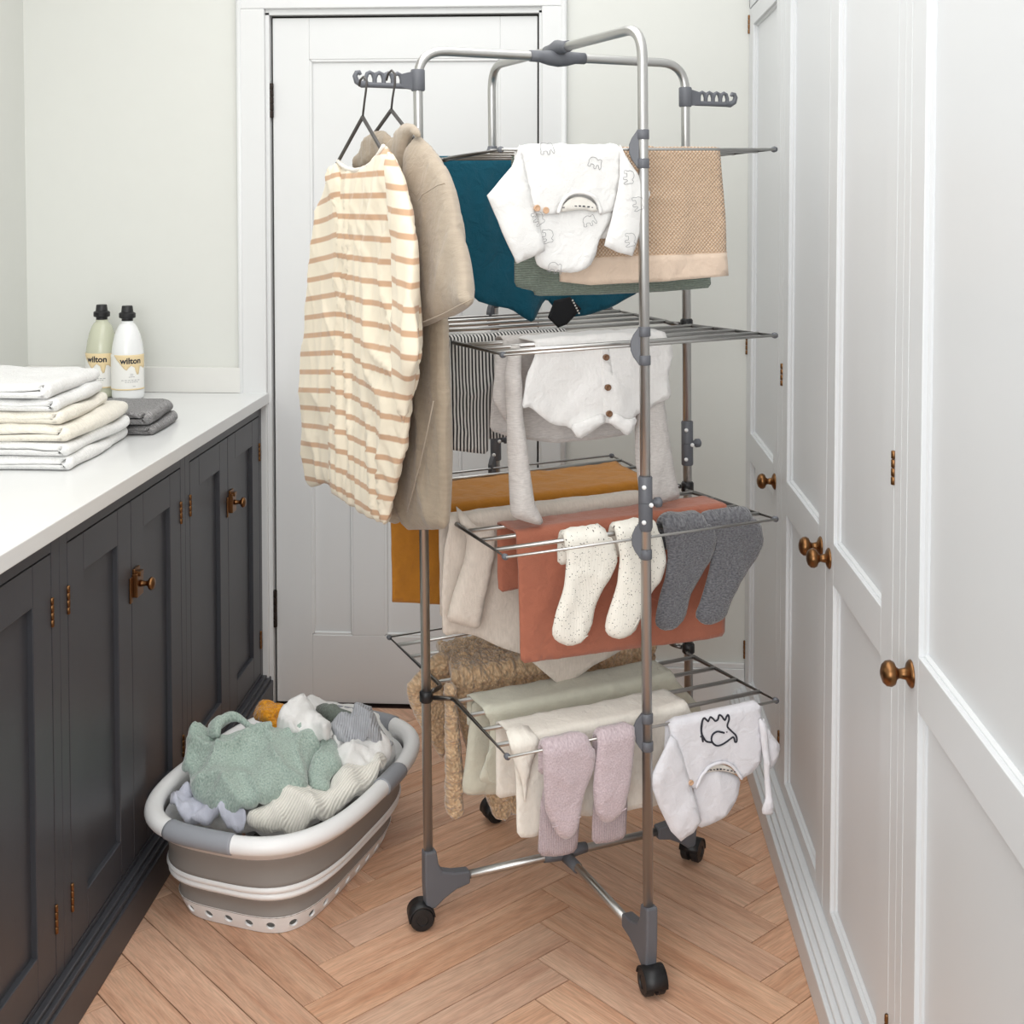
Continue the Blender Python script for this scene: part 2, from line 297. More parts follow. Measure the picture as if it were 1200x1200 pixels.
# herringbone planks
s_, q_ = .1235, .4172; xa, ya = -.0146, 2.5413; GAP = .0011
def clip(poly, ax, lim, keep_less):
    out = []
    for i in range(len(poly)):
        a, b = poly[i], poly[(i+1) % len(poly)]
        ia = (a[ax] <= lim) == keep_less or a[ax] == lim; ib = (b[ax] <= lim) == keep_less or b[ax] == lim
        if ia: out.append(a)
        if ia != ib:
            t = (lim-a[ax])/(b[ax]-a[ax]); out.append((a[0]+(b[0]-a[0])*t, a[1]+(b[1]-a[1])*t))
    return out
def plank(corners, ang):
    c0 = (sum(p[0] for p in corners)/4, sum(p[1] for p in corners)/4)
    pl = []
    ex = (math.cos(ang), math.sin(ang)); ey = (-ex[1], ex[0])
    loc = [((p[0]-c0[0])*ex[0]+(p[1]-c0[1])*ex[1], (p[0]-c0[0])*ey[0]+(p[1]-c0[1])*ey[1]) for p in corners]
    loc = [(a-math.copysign(GAP, a), b-math.copysign(GAP, b)) for a, b in loc]
    wp = [(c0[0]+a*ex[0]+b*ey[0], c0[1]+a*ex[1]+b*ey[1]) for a, b in loc]
    for ax, lim, less in ((0, -.90, False), (0, .45, True), (1, 1.35, False), (1, YW-.004, True)):
        wp = clip(wp, ax, lim, less)
        if len(wp) < 3: return
    A = sum(wp[i][0]*wp[(i+1) % len(wp)][1]-wp[(i+1) % len(wp)][0]*wp[i][1] for i in range(len(wp)))/2
    if abs(A) < 1e-4: return
    if A < 0: wp = wp[::-1]
    bm = bmesh.new(); top = []; low = []
    lo = [((p[0]-c0[0])*ex[0]+(p[1]-c0[1])*ex[1], (p[0]-c0[0])*ey[0]+(p[1]-c0[1])*ey[1]) for p in wp]
    cx_, cy_ = sum(p[0] for p in lo)/len(lo), sum(p[1] for p in lo)/len(lo)
    ins = []
    for a, b in lo:
        d = math.hypot(a-cx_, b-cy_) or 1; ins.append((a-(a-cx_)/d*.0009, b-(b-cy_)/d*.0009))
    v0 = [bm.verts.new((a, b, -.006)) for a, b in lo]; v1 = [bm.verts.new((a, b, -.0008)) for a, b in lo]; v2 = [bm.verts.new((a, b, 0)) for a, b in ins]
    n = len(lo); bm.faces.new(v2)
    for i in range(n):
        j = (i+1) % n; bm.faces.new((v0[i], v0[j], v1[j], v1[i])); bm.faces.new((v1[i], v1[j], v2[j], v2[i]))
    me = bpy.data.meshes.new('plank'); bm.to_mesh(me); bm.free(); me.materials.append(M['wood'])
    o = bpy.data.objects.new('plank', me); o.location = (c0[0], c0[1], 0); o.rotation_euler = (0, 0, ang); o.parent = fl; COL.objects.link(o)
for m_ in (-2, -1, 0, 1):
    for k in range(-22, 22):
        ax_, ay_ = xa+2*q_*m_, ya-k*s_
        p1 = (ax_, ay_); p0 = (ax_-s_/2, ay_-s_/2)
        plank([p1, (p1[0]+q_, p1[1]-q_), (p0[0]+q_, p0[1]-q_), p0], -math.pi/4)
        b0 = (p0[0]+q_, p0[1]-q_); b1 = (b0[0]+s_/2, b0[1]-s_/2)
        plank([b0, b1, (b1[0]+q_, b1[1]+q_), (b0[0]+q_, b0[1]+q_)], math.pi/4)

# ------------------------------------------------------------------ room door, casing, skirting
dr = struct(empty('door_1', (-.494, YW, 0)))
DX0, DX1, DZ0, DZ1 = -.871, -.117, .006, 1.977
px0, px1 = -.766, -.222
def panel_door(name, frame_rects, mat, parent, axis, face, depth):     # boxes given as (a0,a1,z0,z1) on a plane
    bm = bmesh.new()
    for a0, a1, z0, z1 in frame_rects:
        if axis == 'x': bx(bm, a0, a1, face, face+depth, z0, z1)
        else: bx(bm, min(face, face+depth), max(face, face+depth), a0, a1, z0, z1)
    return bmobj(name, bm, mat, parent, bevel=.0015)
cols = [(-.766, -.647), (-.555, -.433), (-.341, -.222)]
zlo, zmid0, zmid1, zhi = .204, 1.235, 1.342, 1.86
rects = [(DX0, px0, DZ0, DZ1), (px1, DX1, DZ0, DZ1), (px0, px1, DZ0, zlo), (px0, px1, zmid0, zmid1), (px0, px1, zhi, DZ1),
         (cols[0][1], cols[1][0], zlo, zmid0), (cols[1][1], cols[2][0], zlo, zmid0)]
panel_door('door_frame', rects, M['door'], dr, 'x', YW+.012, .035)
def mould(name, x0, x1, z0, z1, parent, mat, y, wd_=.012):
    bm = bmesh.new()
    tube(bm, fillet([(x0, y, z0), (x1, y, z0), (x1, y, z1), (x0, y, z1), (x0, y, z0)], .001, 1), wd_/2, 6)
    return bmobj(name, bm, mat, parent)
for x0, x1 in cols:
    boxobj('door_panel', (x0, x1, YW+.021, YW+.04, zlo, zmid0), M['door'], dr); mould('panel_moulding', x0+.003, x1-.003, zlo+.003, zmid0-.003, dr, M['door'], YW+.019)
boxobj('door_panel', (px0, px1, YW+.021, YW+.04, zmid1, zhi), M['door'], dr); mould('panel_moulding', px0+.003, px1-.003, zmid1+.003, zhi-.003, dr, M['door'], YW+.019)
for z0, z1 in ((1.694, 1.793), (.227, .335)):
    bm = bmesh.new(); n = 5; hh = (z1-z0)/n
    for i in range(n): lathe(bm, [(.0062, .0008), (.0066, .002), (.0066, hh-.002), (.0062, hh-.0008)], (DX0-.003, YW+.004, z0+i*hh), (0, 0, 1), 10)
    smoothfix(bmobj('door_hinge', bm, M['iron'], dr, smooth=True))
boxobj('door_gap_shade', (DX0-.006, DX1+.006, YW+.03, YW+.06, 0.0, DZ1+.008), M['gap'], dr)  # dark plate in place of the shade round the door
cz = struct(empty('trim_1', (-.494, YW, 0)))
def casing(x0, x1, z0, z1, name):
    bm = bmesh.new(); bx(bm, x0, x1, YW-.018, YW+.05, z0, z1); return bmobj(name, bm, M['door'], cz, bevel=.003)
casing(-.957, -.888, 0.0, 2.0, 'casing_board'); casing(-.104, -.040, 0.0, 2.0, 'casing_board'); casing(-.957, -.040, 2.0, 2.07, 'casing_head')
boxobj('door_stop', (-.888, -.877, YW-.004, YW+.05, 0, 1.99), M['door'], cz); boxobj('door_stop', (-.112, -.104, YW-.004, YW+.05, 0, 1.99), M['door'], cz); boxobj('door_stop', (-.888, -.104, YW-.004, YW+.05, 1.984, 2.0), M['door'], cz)
tubeobj('casing_bead', [(-.962, YW-.012, 0), (-.962, YW-.012, 2.07)], .009, M['door'], cz, 8); tubeobj('casing_bead', [(-.043, YW-.014, 0), (-.043, YW-.014, 2.07)], .009, M['door'], cz, 8)
bm = bmesh.new(); bx(bm, -.034, .469, YW-.016, YW, 0, .14); bx(bm, -.034, .469, YW-.012, YW, .14, .155)
struct(bmobj('baseboard_back', bm, M['door'], bevel=.002))

# ------------------------------------------------------------------ wardrobes along the right
PLX = .427
bm = bmesh.new(); bx(bm, PLX, 1.1, Y0, YW, 0, .062); bx(bm, PLX+.008, 1.1, Y0, YW, .062, .072); bx(bm, PLX+.018, 1.1, Y0, YW, .072, .084); bx(bm, PLX+.03, 1.1, Y0, YW, .084, .092)
struct(bmobj('baseboard_right', bm, M['ward'], bevel=.003))
FX = XR                                           # wardrobe face
DZT = 1.985
def knob(O, D, parent, s=1.0):
    prof = [(.0195, 0), (.0195, .003), (.016, .006), (.0085, .009), (.0068, .018), (.009, .022), (.016, .025), (.0185, .030), (.0175, .036), (.013, .041), (.006, .0435), (0, .044)]
    return latheobj('knob', [(a*s, h*s) for a, h in prof], O, D, M['brass'], parent, 24)
def ward_door(parent, y0, y1, knob_y, hinge_y, hz=(1.055, .195, 1.945)):
    st = .07; z0, z1 = .094, DZT
    dpart = panel_door('door', [(y0, y0+st, z0, z1), (y1-st, y1, z0, z1), (y0+st, y1-st, z0, .129), (y0+st, y1-st, .745, .822), (y0+st, y1-st, 1.935, z1)], M['ward'], parent, 'y', FX, .022)
    for a, b in ((.129, .745), (.822, 1.935)):
        boxobj('panel', (FX+.013, FX+.024, y0+st, y1-st, a, b), M['ward'], dpart)
        bm = bmesh.new(); q = .004                     # sloped bead round the panel
        for (ya_, za_), (yb_, zb_) in (((y0+st, a), (y1-st, a)), ((y1-st, a), (y1-st, b)), ((y1-st, b), (y0+st, b)), ((y0+st, b), (y0+st, a))):
            tube(bm, [(FX+.012, ya_, za_), (FX+.012, yb_, zb_)], .0055, 6)
        bmobj('panel_bead', bm, M['ward'], dpart)
    if knob_y: knob((FX+.001, knob_y, .785), (-1, 0, 0), dpart)
    for zz in hz:
        bm = bmesh.new()
        for i in range(4): lathe(bm, [(.0035, .0005), (.004, .0015), (.004, .0115), (.0035, .0125)], (FX-.001, hinge_y, zz-.026+i*.013), (0, 0, 1), 8)
        bmobj('hinge', bm, M['brass'], dpart, smooth=True)
    return dpart
def ward_unit(y0, y1, posts, label):
    t = empty('wardrobe', ((FX+1.09)/2, (y0+y1)/2, .092)); tag(t, label, 'wardrobe', 'built-in white wardrobes along the wall')
    bm = bmesh.new(); bx(bm, FX+.025, 1.095, y0, y1, .0925, 2.69); bmobj('carcass', bm, M['gap'] if False else M['ward'], t)
    bm = bmesh.new()
    for a, b in posts: bx(bm, FX, FX+.027, a, b, .0925, 2.69)
    bx(bm, FX, FX+.027, y0, y1, DZT+.004, DZT+.06)
    bmobj('face_frame', bm, M['ward'], t, bevel=.001)
    bm = bmesh.new(); bx(bm, FX+.02, FX+.026, y0+.002, y1-.002, .093, 2.68); bmobj('gap_shade', bm, M['gap'], t)  # dark sheet standing in for shade between the wardrobe doors
    dz = boxobj('top_door', (FX, FX+.022, y0+.03, y1-.03, DZT+.064, 2.68), M['ward'], t, .0015)
    return t
t1 = ward_unit(2.946, YW-.001, [(2.946, 2.972), (YW-.012, YW-.002)], 'white wardrobe unit with a single door, next to the back wall')
ward_door(t1, 2.975, YW-.014, 3.014, YW-.010)
t2 = ward_unit(1.848, 2.945, [(2.918, 2.945), (1.848, 1.886)], 'white wardrobe unit with a pair of doors and two brass knobs meeting')
ward_door(t2, 2.395, 2.9155, 2.440, 2.917); ward_door(t2, 1.8885, 2.3925, 2.358, 1.887)
t3 = ward_unit(.76, 1.847, [(1.815, 1.847), (.76, .786)], 'white wardrobe unit at the right edge of the picture, nearest the viewer')
ward_door(t3, 1.24, 1.8125, 1.778, 1.238); ward_door(t3, .79, 1.236, None, .788)
boxobj('wall_right_end', (FX, 1.1, Y0, .758, .0925, 2.7), M['wall']); struct(bpy.data.objects['wall_right_end'])

# ------------------------------------------------------------------ dark base cabinets, worktop
CXF = -.905
bm = bmesh.new(); bx(bm, XL+.001, -.878, 1.0, YW-.003, 0.0005, .075); bx(bm, XL+.001, -.884, 1.0, YW-.003, .075, .086); bx(bm, XL+.001, -.893, 1.0, YW-.003, .086, .094)
struct(bmobj('baseboard_left', bm, M['dark'], bevel=.002))
def cab_door(parent, y0, y1, hinge_y, latch=False):
    st = .072; z0, z1 = .108, .846
    d = panel_door('door', [(y0, y0+st, z0, z1), (y1-st, y1, z0, z1), (y0+st, y1-st, z0, .18), (y0+st, y1-st, .776, z1)], M['dark'], parent, 'y', CXF, -.02)
    boxobj('panel', (CXF-.02, CXF-.011, y0+st, y1-st, .18, .776), M['dark'], d)
    for zz in (.745, .205):
        bm = bmesh.new()
        for i in range(4): lathe(bm, [(.0033, .0005), (.0038, .0015), (.0038, .0115), (.0033, .0125)], (CXF+.001, hinge_y, zz-.026+i*.013), (0, 0, 1), 8)
        bmobj('hinge', bm, M['brass'], d, smooth=True)
    if latch:
        yk = y0+.006
        bm = bmesh.new(); bx(bm, CXF, CXF+.012, yk-.006, yk+.03, .648, .697); bx(bm, CXF, CXF+.006, yk-.004, yk+.028, .697, .706); bx(bm, CXF, CXF+.004, yk-.022, yk-.008, .64, .692); bx(bm, CXF, CXF+.016, yk+.002, yk+.022, .69, .70)
        bmobj('latch_plate', bm, M['brass'], d, bevel=.0015)
        latheobj('knob', [(.007, 0), (.006, .004), (.005, .012), (.006, .016), (.012, .019), (.014, .023), (.011, .028), (0, .03)], (CXF+.012, yk+.012, .673), (1, 0, 0), M['brass'], d, 20)
def cab_unit(y0, y1, label, leaves, post=.035):
    t = empty('base_cabinet', ((XL+CXF)/2, (y0+y1)/2, .094)); tag(t, label, 'cabinet', 'charcoal base cabinets under the worktop')
    boxobj('carcass', (XL+.002, CXF-.024, y0, y1, .095, .878), M['dark'], t)
    bm = bmesh.new(); bx(bm, CXF-.022, CXF, y0, y0+post-.002, .095, .878); bx(bm, CXF-.022, CXF, y1-post+.002, y1, .095, .878); bx(bm, CXF-.022, CXF, y0+post-.002, y1-post+.002, .849, .878); bx(bm, CXF-.022, CXF, y0+post-.002, y1-post+.002, .095, .105)
    bmobj('face_frame', bm, M['dark'], t, bevel=.001)
    boxobj('gap_shade', (CXF-.0235, CXF-.021, y0+.002, y1-.002, .096, .876), M['gap'], t)  # dark sheet painted as the shade between cabinet doors
    ym = (y0+y1)/2
    cab_door(t, y0+post, ym-.001, y0+post-.001); cab_door(t, ym+.001, y1-post, y1-post+.001, True)
cab_unit(1.419, 2.119, 'charcoal panelled cabinet cut off by the left edge of the picture', 2)
cab_unit(2.1195, 2.8205, 'charcoal cabinet below the white towel stack, brass latch in the middle', 2)
cab_unit(2.821, 3.524, 'charcoal cabinet behind the laundry basket, nearest the white door', 2)
wt = boxobj('worktop', (XL+.001, -.885, 1.0, YW-.001, .8785, .909), M['stone'], bevel=.002); tag(recenter(wt), 'white polished stone worktop on the charcoal cabinets', 'worktop')
bsp = boxobj('backsplash', (XL+.001, -.9635, YW-.02, YW-.0005, .9095, .982), M['stonebs'], bevel=.0015); tag(recenter(bsp), 'low pale grey stone upstand along the wall behind the bottles', 'backsplash')
bs2 = boxobj('backsplash', (XL+.0005, XL+.02, 1.0, YW-.0205, .9095, .982), M['stonebs'], bevel=.0015); tag(recenter(bs2), 'pale grey stone upstand along the left wall behind the towels', 'backsplash')

# ------------------------------------------------------------------ drying rack
PU, PV, PR = .304, .349, .0095                    # pole places along the two diagonals, pole radius
TIERS = (.481, .836, 1.191, 1.547)
RODV = (.055, .13, .205, .28, .335)
def rodz(T, v): return T-.006+.006*(abs(v)-.055)/.28
rack = empty('drying_rack', tuple(RC)); tag(rack, 'tall four-tier steel clothes airer on black castors, hung with washing', 'clothes airer')
def up(u, v, z): return Vector(rk(u, v, z))
def us(u, v, z): return Vector(rk(u, v, z+.018*u))
h1 = 1.749; h2 = 1.766
tubeobj('pole_frame', fillet([up(-PU, 0, .1), up(-PU, 0, h1), up(PU, 0, h1), up(PU, 0, .1)], .06), PR, M['steel'], rack, 16)
tubeobj('pole_frame', fillet([up(0, PV, .1), up(0, PV, h2), up(0, -PV, h2), up(0, -PV, .1)], .06), PR, M['steel'], rack, 16)
hb = tubeobj('top_hub', [up(-.062, 0, h1), up(-.04, 0, h1), up(-.02, 0, h1-.002), up(0, 0, h1-.003), up(.02, 0, h1-.002), up(.04, 0, h1), up(.062, 0, h1)], [.0118, .0122, .0155, .017, .0155, .0122, .0118], M['gplas'], rack, 14)
tubeobj('hub_sleeve', [up(0, -.05, h2), up(0, -.03, h2), up(0, 0, h2+.002), up(0, .03, h2), up(0, .05, h2)], [.0118, .0125, .0165, .0125, .0118], M['gplas'], hb, 14)
zb = .087
tubeobj('base_bar', [up(-PU+.06, 0, zb), up(PU-.06, 0, zb)], .0085, M['steel'], rack, 12)
tubeobj('base_bar', [up(0, PV-.06, zb-.002), up(0, -PV+.06, zb-.002)], .0085, M['steel'], rack, 12)
bh = tubeobj('base_hub', [up(-.05, 0, zb), up(-.03, 0, zb), up(0, 0, zb), up(.03, 0, zb+.002), up(.05, 0, zb+.002)], [.0105, .0125, .015, .0125, .0105], M['gplas'], rack, 14)
tubeobj('hub_sleeve', [up(0, .06, zb-.004), up(0, .0, zb-.006)], [.011, .013], M['gplas'], bh, 12); tubeobj('hub_sleeve', [up(0, -.06, zb-.004), up(0, 0, zb-.006)], [.011, .013], M['gplas'], bh, 12)
LEGS = [((-PU, 0), RU, (-.30, .95)), ((PU, 0), -RU, (.75, -.66)), ((0, PV), -RV, (.97, .2)), ((0, -PV), RV, (.6, -.8))]
TRAIL = [(-.95, -.25), (.25, .5), (.3, -.9), (-.5, -.3)]
prof = [(-.0125, .157), (.0125, .157), (.017, .128), (.026, .112), (.05, .104), (.085, .100), (.085, .074), (.055, .068), (.03, .055), (.010, .040), (-.009, .040), (-.0125, .09)]
for i, ((u, v), d, axd) in enumerate(LEGS):
    d = Vector(d); side = Vector((-d.y, d.x, 0)); O = up(u, v, 0)
    bm = bmesh.new(); prism(bm, prof, lambda a, b, n: O+d*a+Vector((0, 0, b))+side*n, -.012, .012)
    bmobj('leg_joint', bm, M['gplas'], rack, bevel=.004)
    # castor: stem, hood and two wheels
    tr = Vector((TRAIL[i][0], TRAIL[i][1], 0)).normalized(); ax = Vector((-tr.y, tr.x, 0)); wr = .0245; C0 = O+tr*.016+Vector((0, 0, wr+.0005))
    ca = latheobj('castor', [(.006, 0), (.006, .034)], O+Vector((0, 0, .022)), (0, 0, 1), M['bplas'], rack, 10)
    latheobj('stem_collar', [(.0075, 0), (.0075, .006)], O+Vector((0, 0, .040)), (0, 0, 1), M['steel'], ca, 12)
    bm = bmesh.new(); pts = [C0+(tr*math.cos(q)+Vector((0, 0, 1))*math.sin(q))*(wr+.0012) for q in [math.radians(x) for x in range(-10, 171, 15)]]
    A = [bm.verts.new(p-ax*.0215) for p in pts]; B = [bm.verts.new(p+ax*.0215) for p in pts]
    for j in range(len(pts)-1): bm.faces.new((A[j], A[j+1], B[j+1], B[j]))
    ho = bmobj('castor_hood', bm, M['bplas'], ca, smooth=True); sm = ho.modifiers.new('t', 'SOLIDIFY'); sm.thickness = .0025; sm.offset = 0
    for sg in (-1, 1):
        o = latheobj('wheel', [(0, 0), (.012, 0), (wr-.004, .0005), (wr, .003), (wr, .016), (wr-.003, .019), (.012, .0195), (.011, .0175), (0, .0175)], C0+ax*sg*.0015, ax*sg, M['bplas'], ca, 28); smoothfix(o, 35)
# height joints half way up every pole
for (u, v), kd, zj in (((0, PV), RU*1., .905), ((PU, 0), RU, .93), ((-PU, 0), RV, .93), ((0, -PV), RU, .90)):
    O = up(u, v, zj); dd = (up(u, v, zj+.1)-O).normalized()
    j = latheobj('pole_joint', [(.0118, -.048), (.0128, -.046), (.0128, -.0005), (.0118, 0), (.0128, .0005), (.0128, .046), (.0118, .048)], O, dd, M['gplas'], rack, 18); smoothfix(j)
    kx = Vector(kd); latheobj('joint_knob', [(.006, 0), (.006, .012), (.0095, .013), (.0095, .021), (.007, .023)], O+kx*.009+Vector((0, 0, -.002)), kx, M['gplas'], j, 14)
    vv = Vector((-.25, -1, 0)).normalized()
    for dz, off in ((.03, 0), (-.034, 0), (0, .013)):
        latheobj('rivet', [(.0042, 0), (.0042, .0018), (.002, .003)], O+vv*.0122+Vector((off, 0, dz-.002 if off else dz)), vv, M['wplas'], j, 12)
# shelves: a front and a back wing at each of the four heights
UL, UR = -.272, .296
for ti, T in enumerate(TIERS):
    for sg in (1, -1):
        hp = []
        for ue, pu in ((UL, -PU), (UR, PU)):
            iu = ue+(.012 if ue < 0 else -.012)
            pth = [us(pu-(.010 if ue > 0 else -.010), sg*.012, T-.008), us(iu, sg*.034, T-.008), us(iu, sg*.05, rodz(T, .05)), us(ue, sg*.334, rodz(T, .334))]
            hp.append(fillet(pth, .006, 3))
        full = hp[0]+hp[1][::-1]; n_ = len(hp[0])
        RR = [.0048]*(n_-1)+[.002, .002]+[.0048]*(n_-1)
        bm = bmesh.new(); tube(bm, full, RR, 8)
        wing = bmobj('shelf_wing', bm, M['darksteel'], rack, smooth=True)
        for k, v in enumerate(RODV):
            f = (v-.05)/.28; a = UL+.012*(1-f); b = UR-.012*(1-f)
            tubeobj('rod', [us(a, sg*v, rodz(T, v)), us(b, sg*v, rodz(T, v))], .0042 if k < 4 else .0026, M['steel'], wing, 10)
        for ue in (UL, UR):
            O = us(ue, sg*.331, rodz(T, .33)); latheobj('end_cap', [(.0052, -.004), (.006, 0), (.0052, .005)], O, RV*sg, M['gplas'], wing, 10)
    # hinge collars on the two side poles, rod clips on the front and back poles
    for u in (-PU, PU):
        O = us(u, 0, T-.019); latheobj('hinge_collar', [(.011, 0), (.0135, .003), (.0135, .02), (.011, .023)], O, RZ, M['bplas'], rack, 14)
    for sg in (1, -1):
        z0 = T
        cp = [(-.034, .0), (-.034, .004), (-.020, .014), (-.008, .019), (.008, .019), (.020, .014), (.034, .004), (.034, 0)]
        O = up(0, sg*PV, z0); inn = -Vector(RV)*sg*.55-Vector(RU)*.84
        bm = bmesh.new()
        sd = Vector((-inn.y, inn.x, 0)).normalized()
        prism(bm, cp, lambda a, b, n: O+Vector(RZ)*a+inn*(b+.006)+sd*n, -.006, .006)
        for dz in (-.030, .022):
            for q in range(-4, 4):
                pass
        cl = bmobj('rod_clip', bm, M['gplas'], rack, bevel=.0015)
        for dz in (-.026, .026):
            bm = bmesh.new(); lathe(bm, [(.0102, -.009), (.0112, -.008), (.0112, .008), (.0102, .009)], O+Vector(RZ)*dz, RZ, 16); bmobj('clip_band', bm, M['gplas'], cl, smooth=True)
# hanger arms
def arm(u0, sg, z, ua):
    d = Vector(RU)*sg; side = Vector(RV); O = up(u0, 0, z)
    a = latheobj('hanger_arm', [(.0125, -.021), (.014, -.019), (.014, .019), (.0125, .021)], O, RZ, M['gplas'], rack, 18); smoothfix(a)
    P = lambda x, b, n: O+d*x+Vector((0, 0, b))+side*n
    bm = bmesh.new()
    # comb: bottom rail, neck and loops between the slots
    tube(bm, [P(.012, -.012, 0), P(.03, -.0125, 0), P(.108, -.0125, 0)], .0055, 8)
    prism(bm, [(.010, .017), (.03, .012), (.036, .010), (.036, -.014), (.03, -.016), (.010, -.019)], P, -.005, .005)
    for k in range(4):
        c = .042+k*.0185
        tube(bm, [P(c-.009, -.012, 0), P(c-.0088, .0, 0), P(c-.0055, .009, 0), P(c, .0115, 0), P(c+.0055, .009, 0), P(c+.0088, 0, 0), P(c+.009, -.012, 0)], .0042, 8)
    tube(bm, [P(.102, -.011, 0), P(.114, -.012, 0), P(.124, -.007, 0), P(.1275, .003, 0), P(.124, .010, 0), P(.119, .011, 0), P(.116, .006, 0)], [.007, .007, .006, .0052, .005, .0046, .003], 8)
    c_ = bmobj('comb', bm, M['gplas'], a, smooth=True); smoothfix(c_, 50)
arm(-PU, -1, 1.690, 0); arm(PU, 1, 1.678, 0)

# ------------------------------------------------------------------ cloth
class Over:                                            # path of a cloth over one rod or across two: s = 0 at the front rod, s < 0 hangs in front
    def __init__(s, zF, r=.008, D=0., dz=0.):
        P = [(r, zF-2.), (r, zF)]
        P += [(r*math.cos(q), zF+r*math.sin(q)) for q in np.linspace(.2, math.pi/2, 6)]
        P += [(-D+r*math.cos(q), zF+dz+r*math.sin(q)) for q in np.linspace(math.pi/2+(.01 if D else .2), math.pi, 6)]
        P += [(-D-r, zF+dz-2.)]
        P = np.array(P); L = np.r_[0, np.cumsum(np.hypot(*np.diff(P, axis=0).T))]; s.P, s.S = P, L-L[1]; s.L = s.S[-2]; s.zF = zF; s.r = r
        # dense normals
        s.ds = np.linspace(s.S[0], s.S[-1], 6000); s.pn = np.interp(s.ds, s.S, P[:, 0]); s.pb = np.interp(s.ds, s.S, P[:, 1])
        k = np.ones(9)/9; tn = np.gradient(s.pn); tb = np.gradient(s.pb); tn = np.convolve(tn, k, 'same'); tb = np.convolve(tb, k, 'same'); q = np.hypot(tn, tb); s.nn, s.nb = tb/q, -tn/q
    def ev(s, t):
        I = lambda y: np.interp(t, s.ds, y)
        return I(s.pn), I(s.pb), I(s.nn), I(s.nb)
class Flat:
    def __init__(s, z0=0.): s.zF = z0; s.L = 9; s.r = 0
    def ev(s, t): o = np.zeros_like(t); return o, t+s.zF, o+1, o
def inside(poly, pts):
    x, y = pts[:, 0], pts[:, 1]; n = len(poly); r = np.zeros(len(pts), bool)
    for i in range(n):
        x1, y1 = poly[i]; x2, y2 = poly[(i+1) % n]
        c = (y1 > y) != (y2 > y)
        with np.errstate(divide='ignore', invalid='ignore'): r ^= c & (x < (x2-x1)*(y-y1)/(y2-y1)+x1)
    return r
def edist(poly, pts):
    d = np.full(len(pts), 1e9)
    for i in range(len(poly)):
        a = np.array(poly[i]); b = np.array(poly[(i+1) % len(poly)]); ab = b-a; L = ab@ab
        if L < 1e-14: continue
        t = np.clip(((pts-a)@ab)/L, 0, 1); d = np.minimum(d, np.hypot(*(pts-a-t[:, None]*ab).T))
    return d
def chaikin(poly, it=1, keep=()):
    for _ in range(it):
        out = []
        for i in range(len(poly)):
            a, b = poly[i], poly[(i+1) % len(poly)]
            L = math.hypot(b[0]-a[0], b[1]-a[1]); k = min(.22, .007/max(L, 1e-6))
            out += [(a[0]+(b[0]-a[0])*k, a[1]+(b[1]-a[1])*k), (b[0]+(a[0]-b[0])*k, b[1]+(a[1]-b[1])*k)]
        poly = out
    return poly
class Cloth: pass
def nfield(a, b, fa, fb, seed):
    return np.array([noise.noise((x*fa+seed*7.3, y*fb+seed*3.1, seed*1.7)) for x, y in zip(a, b)])
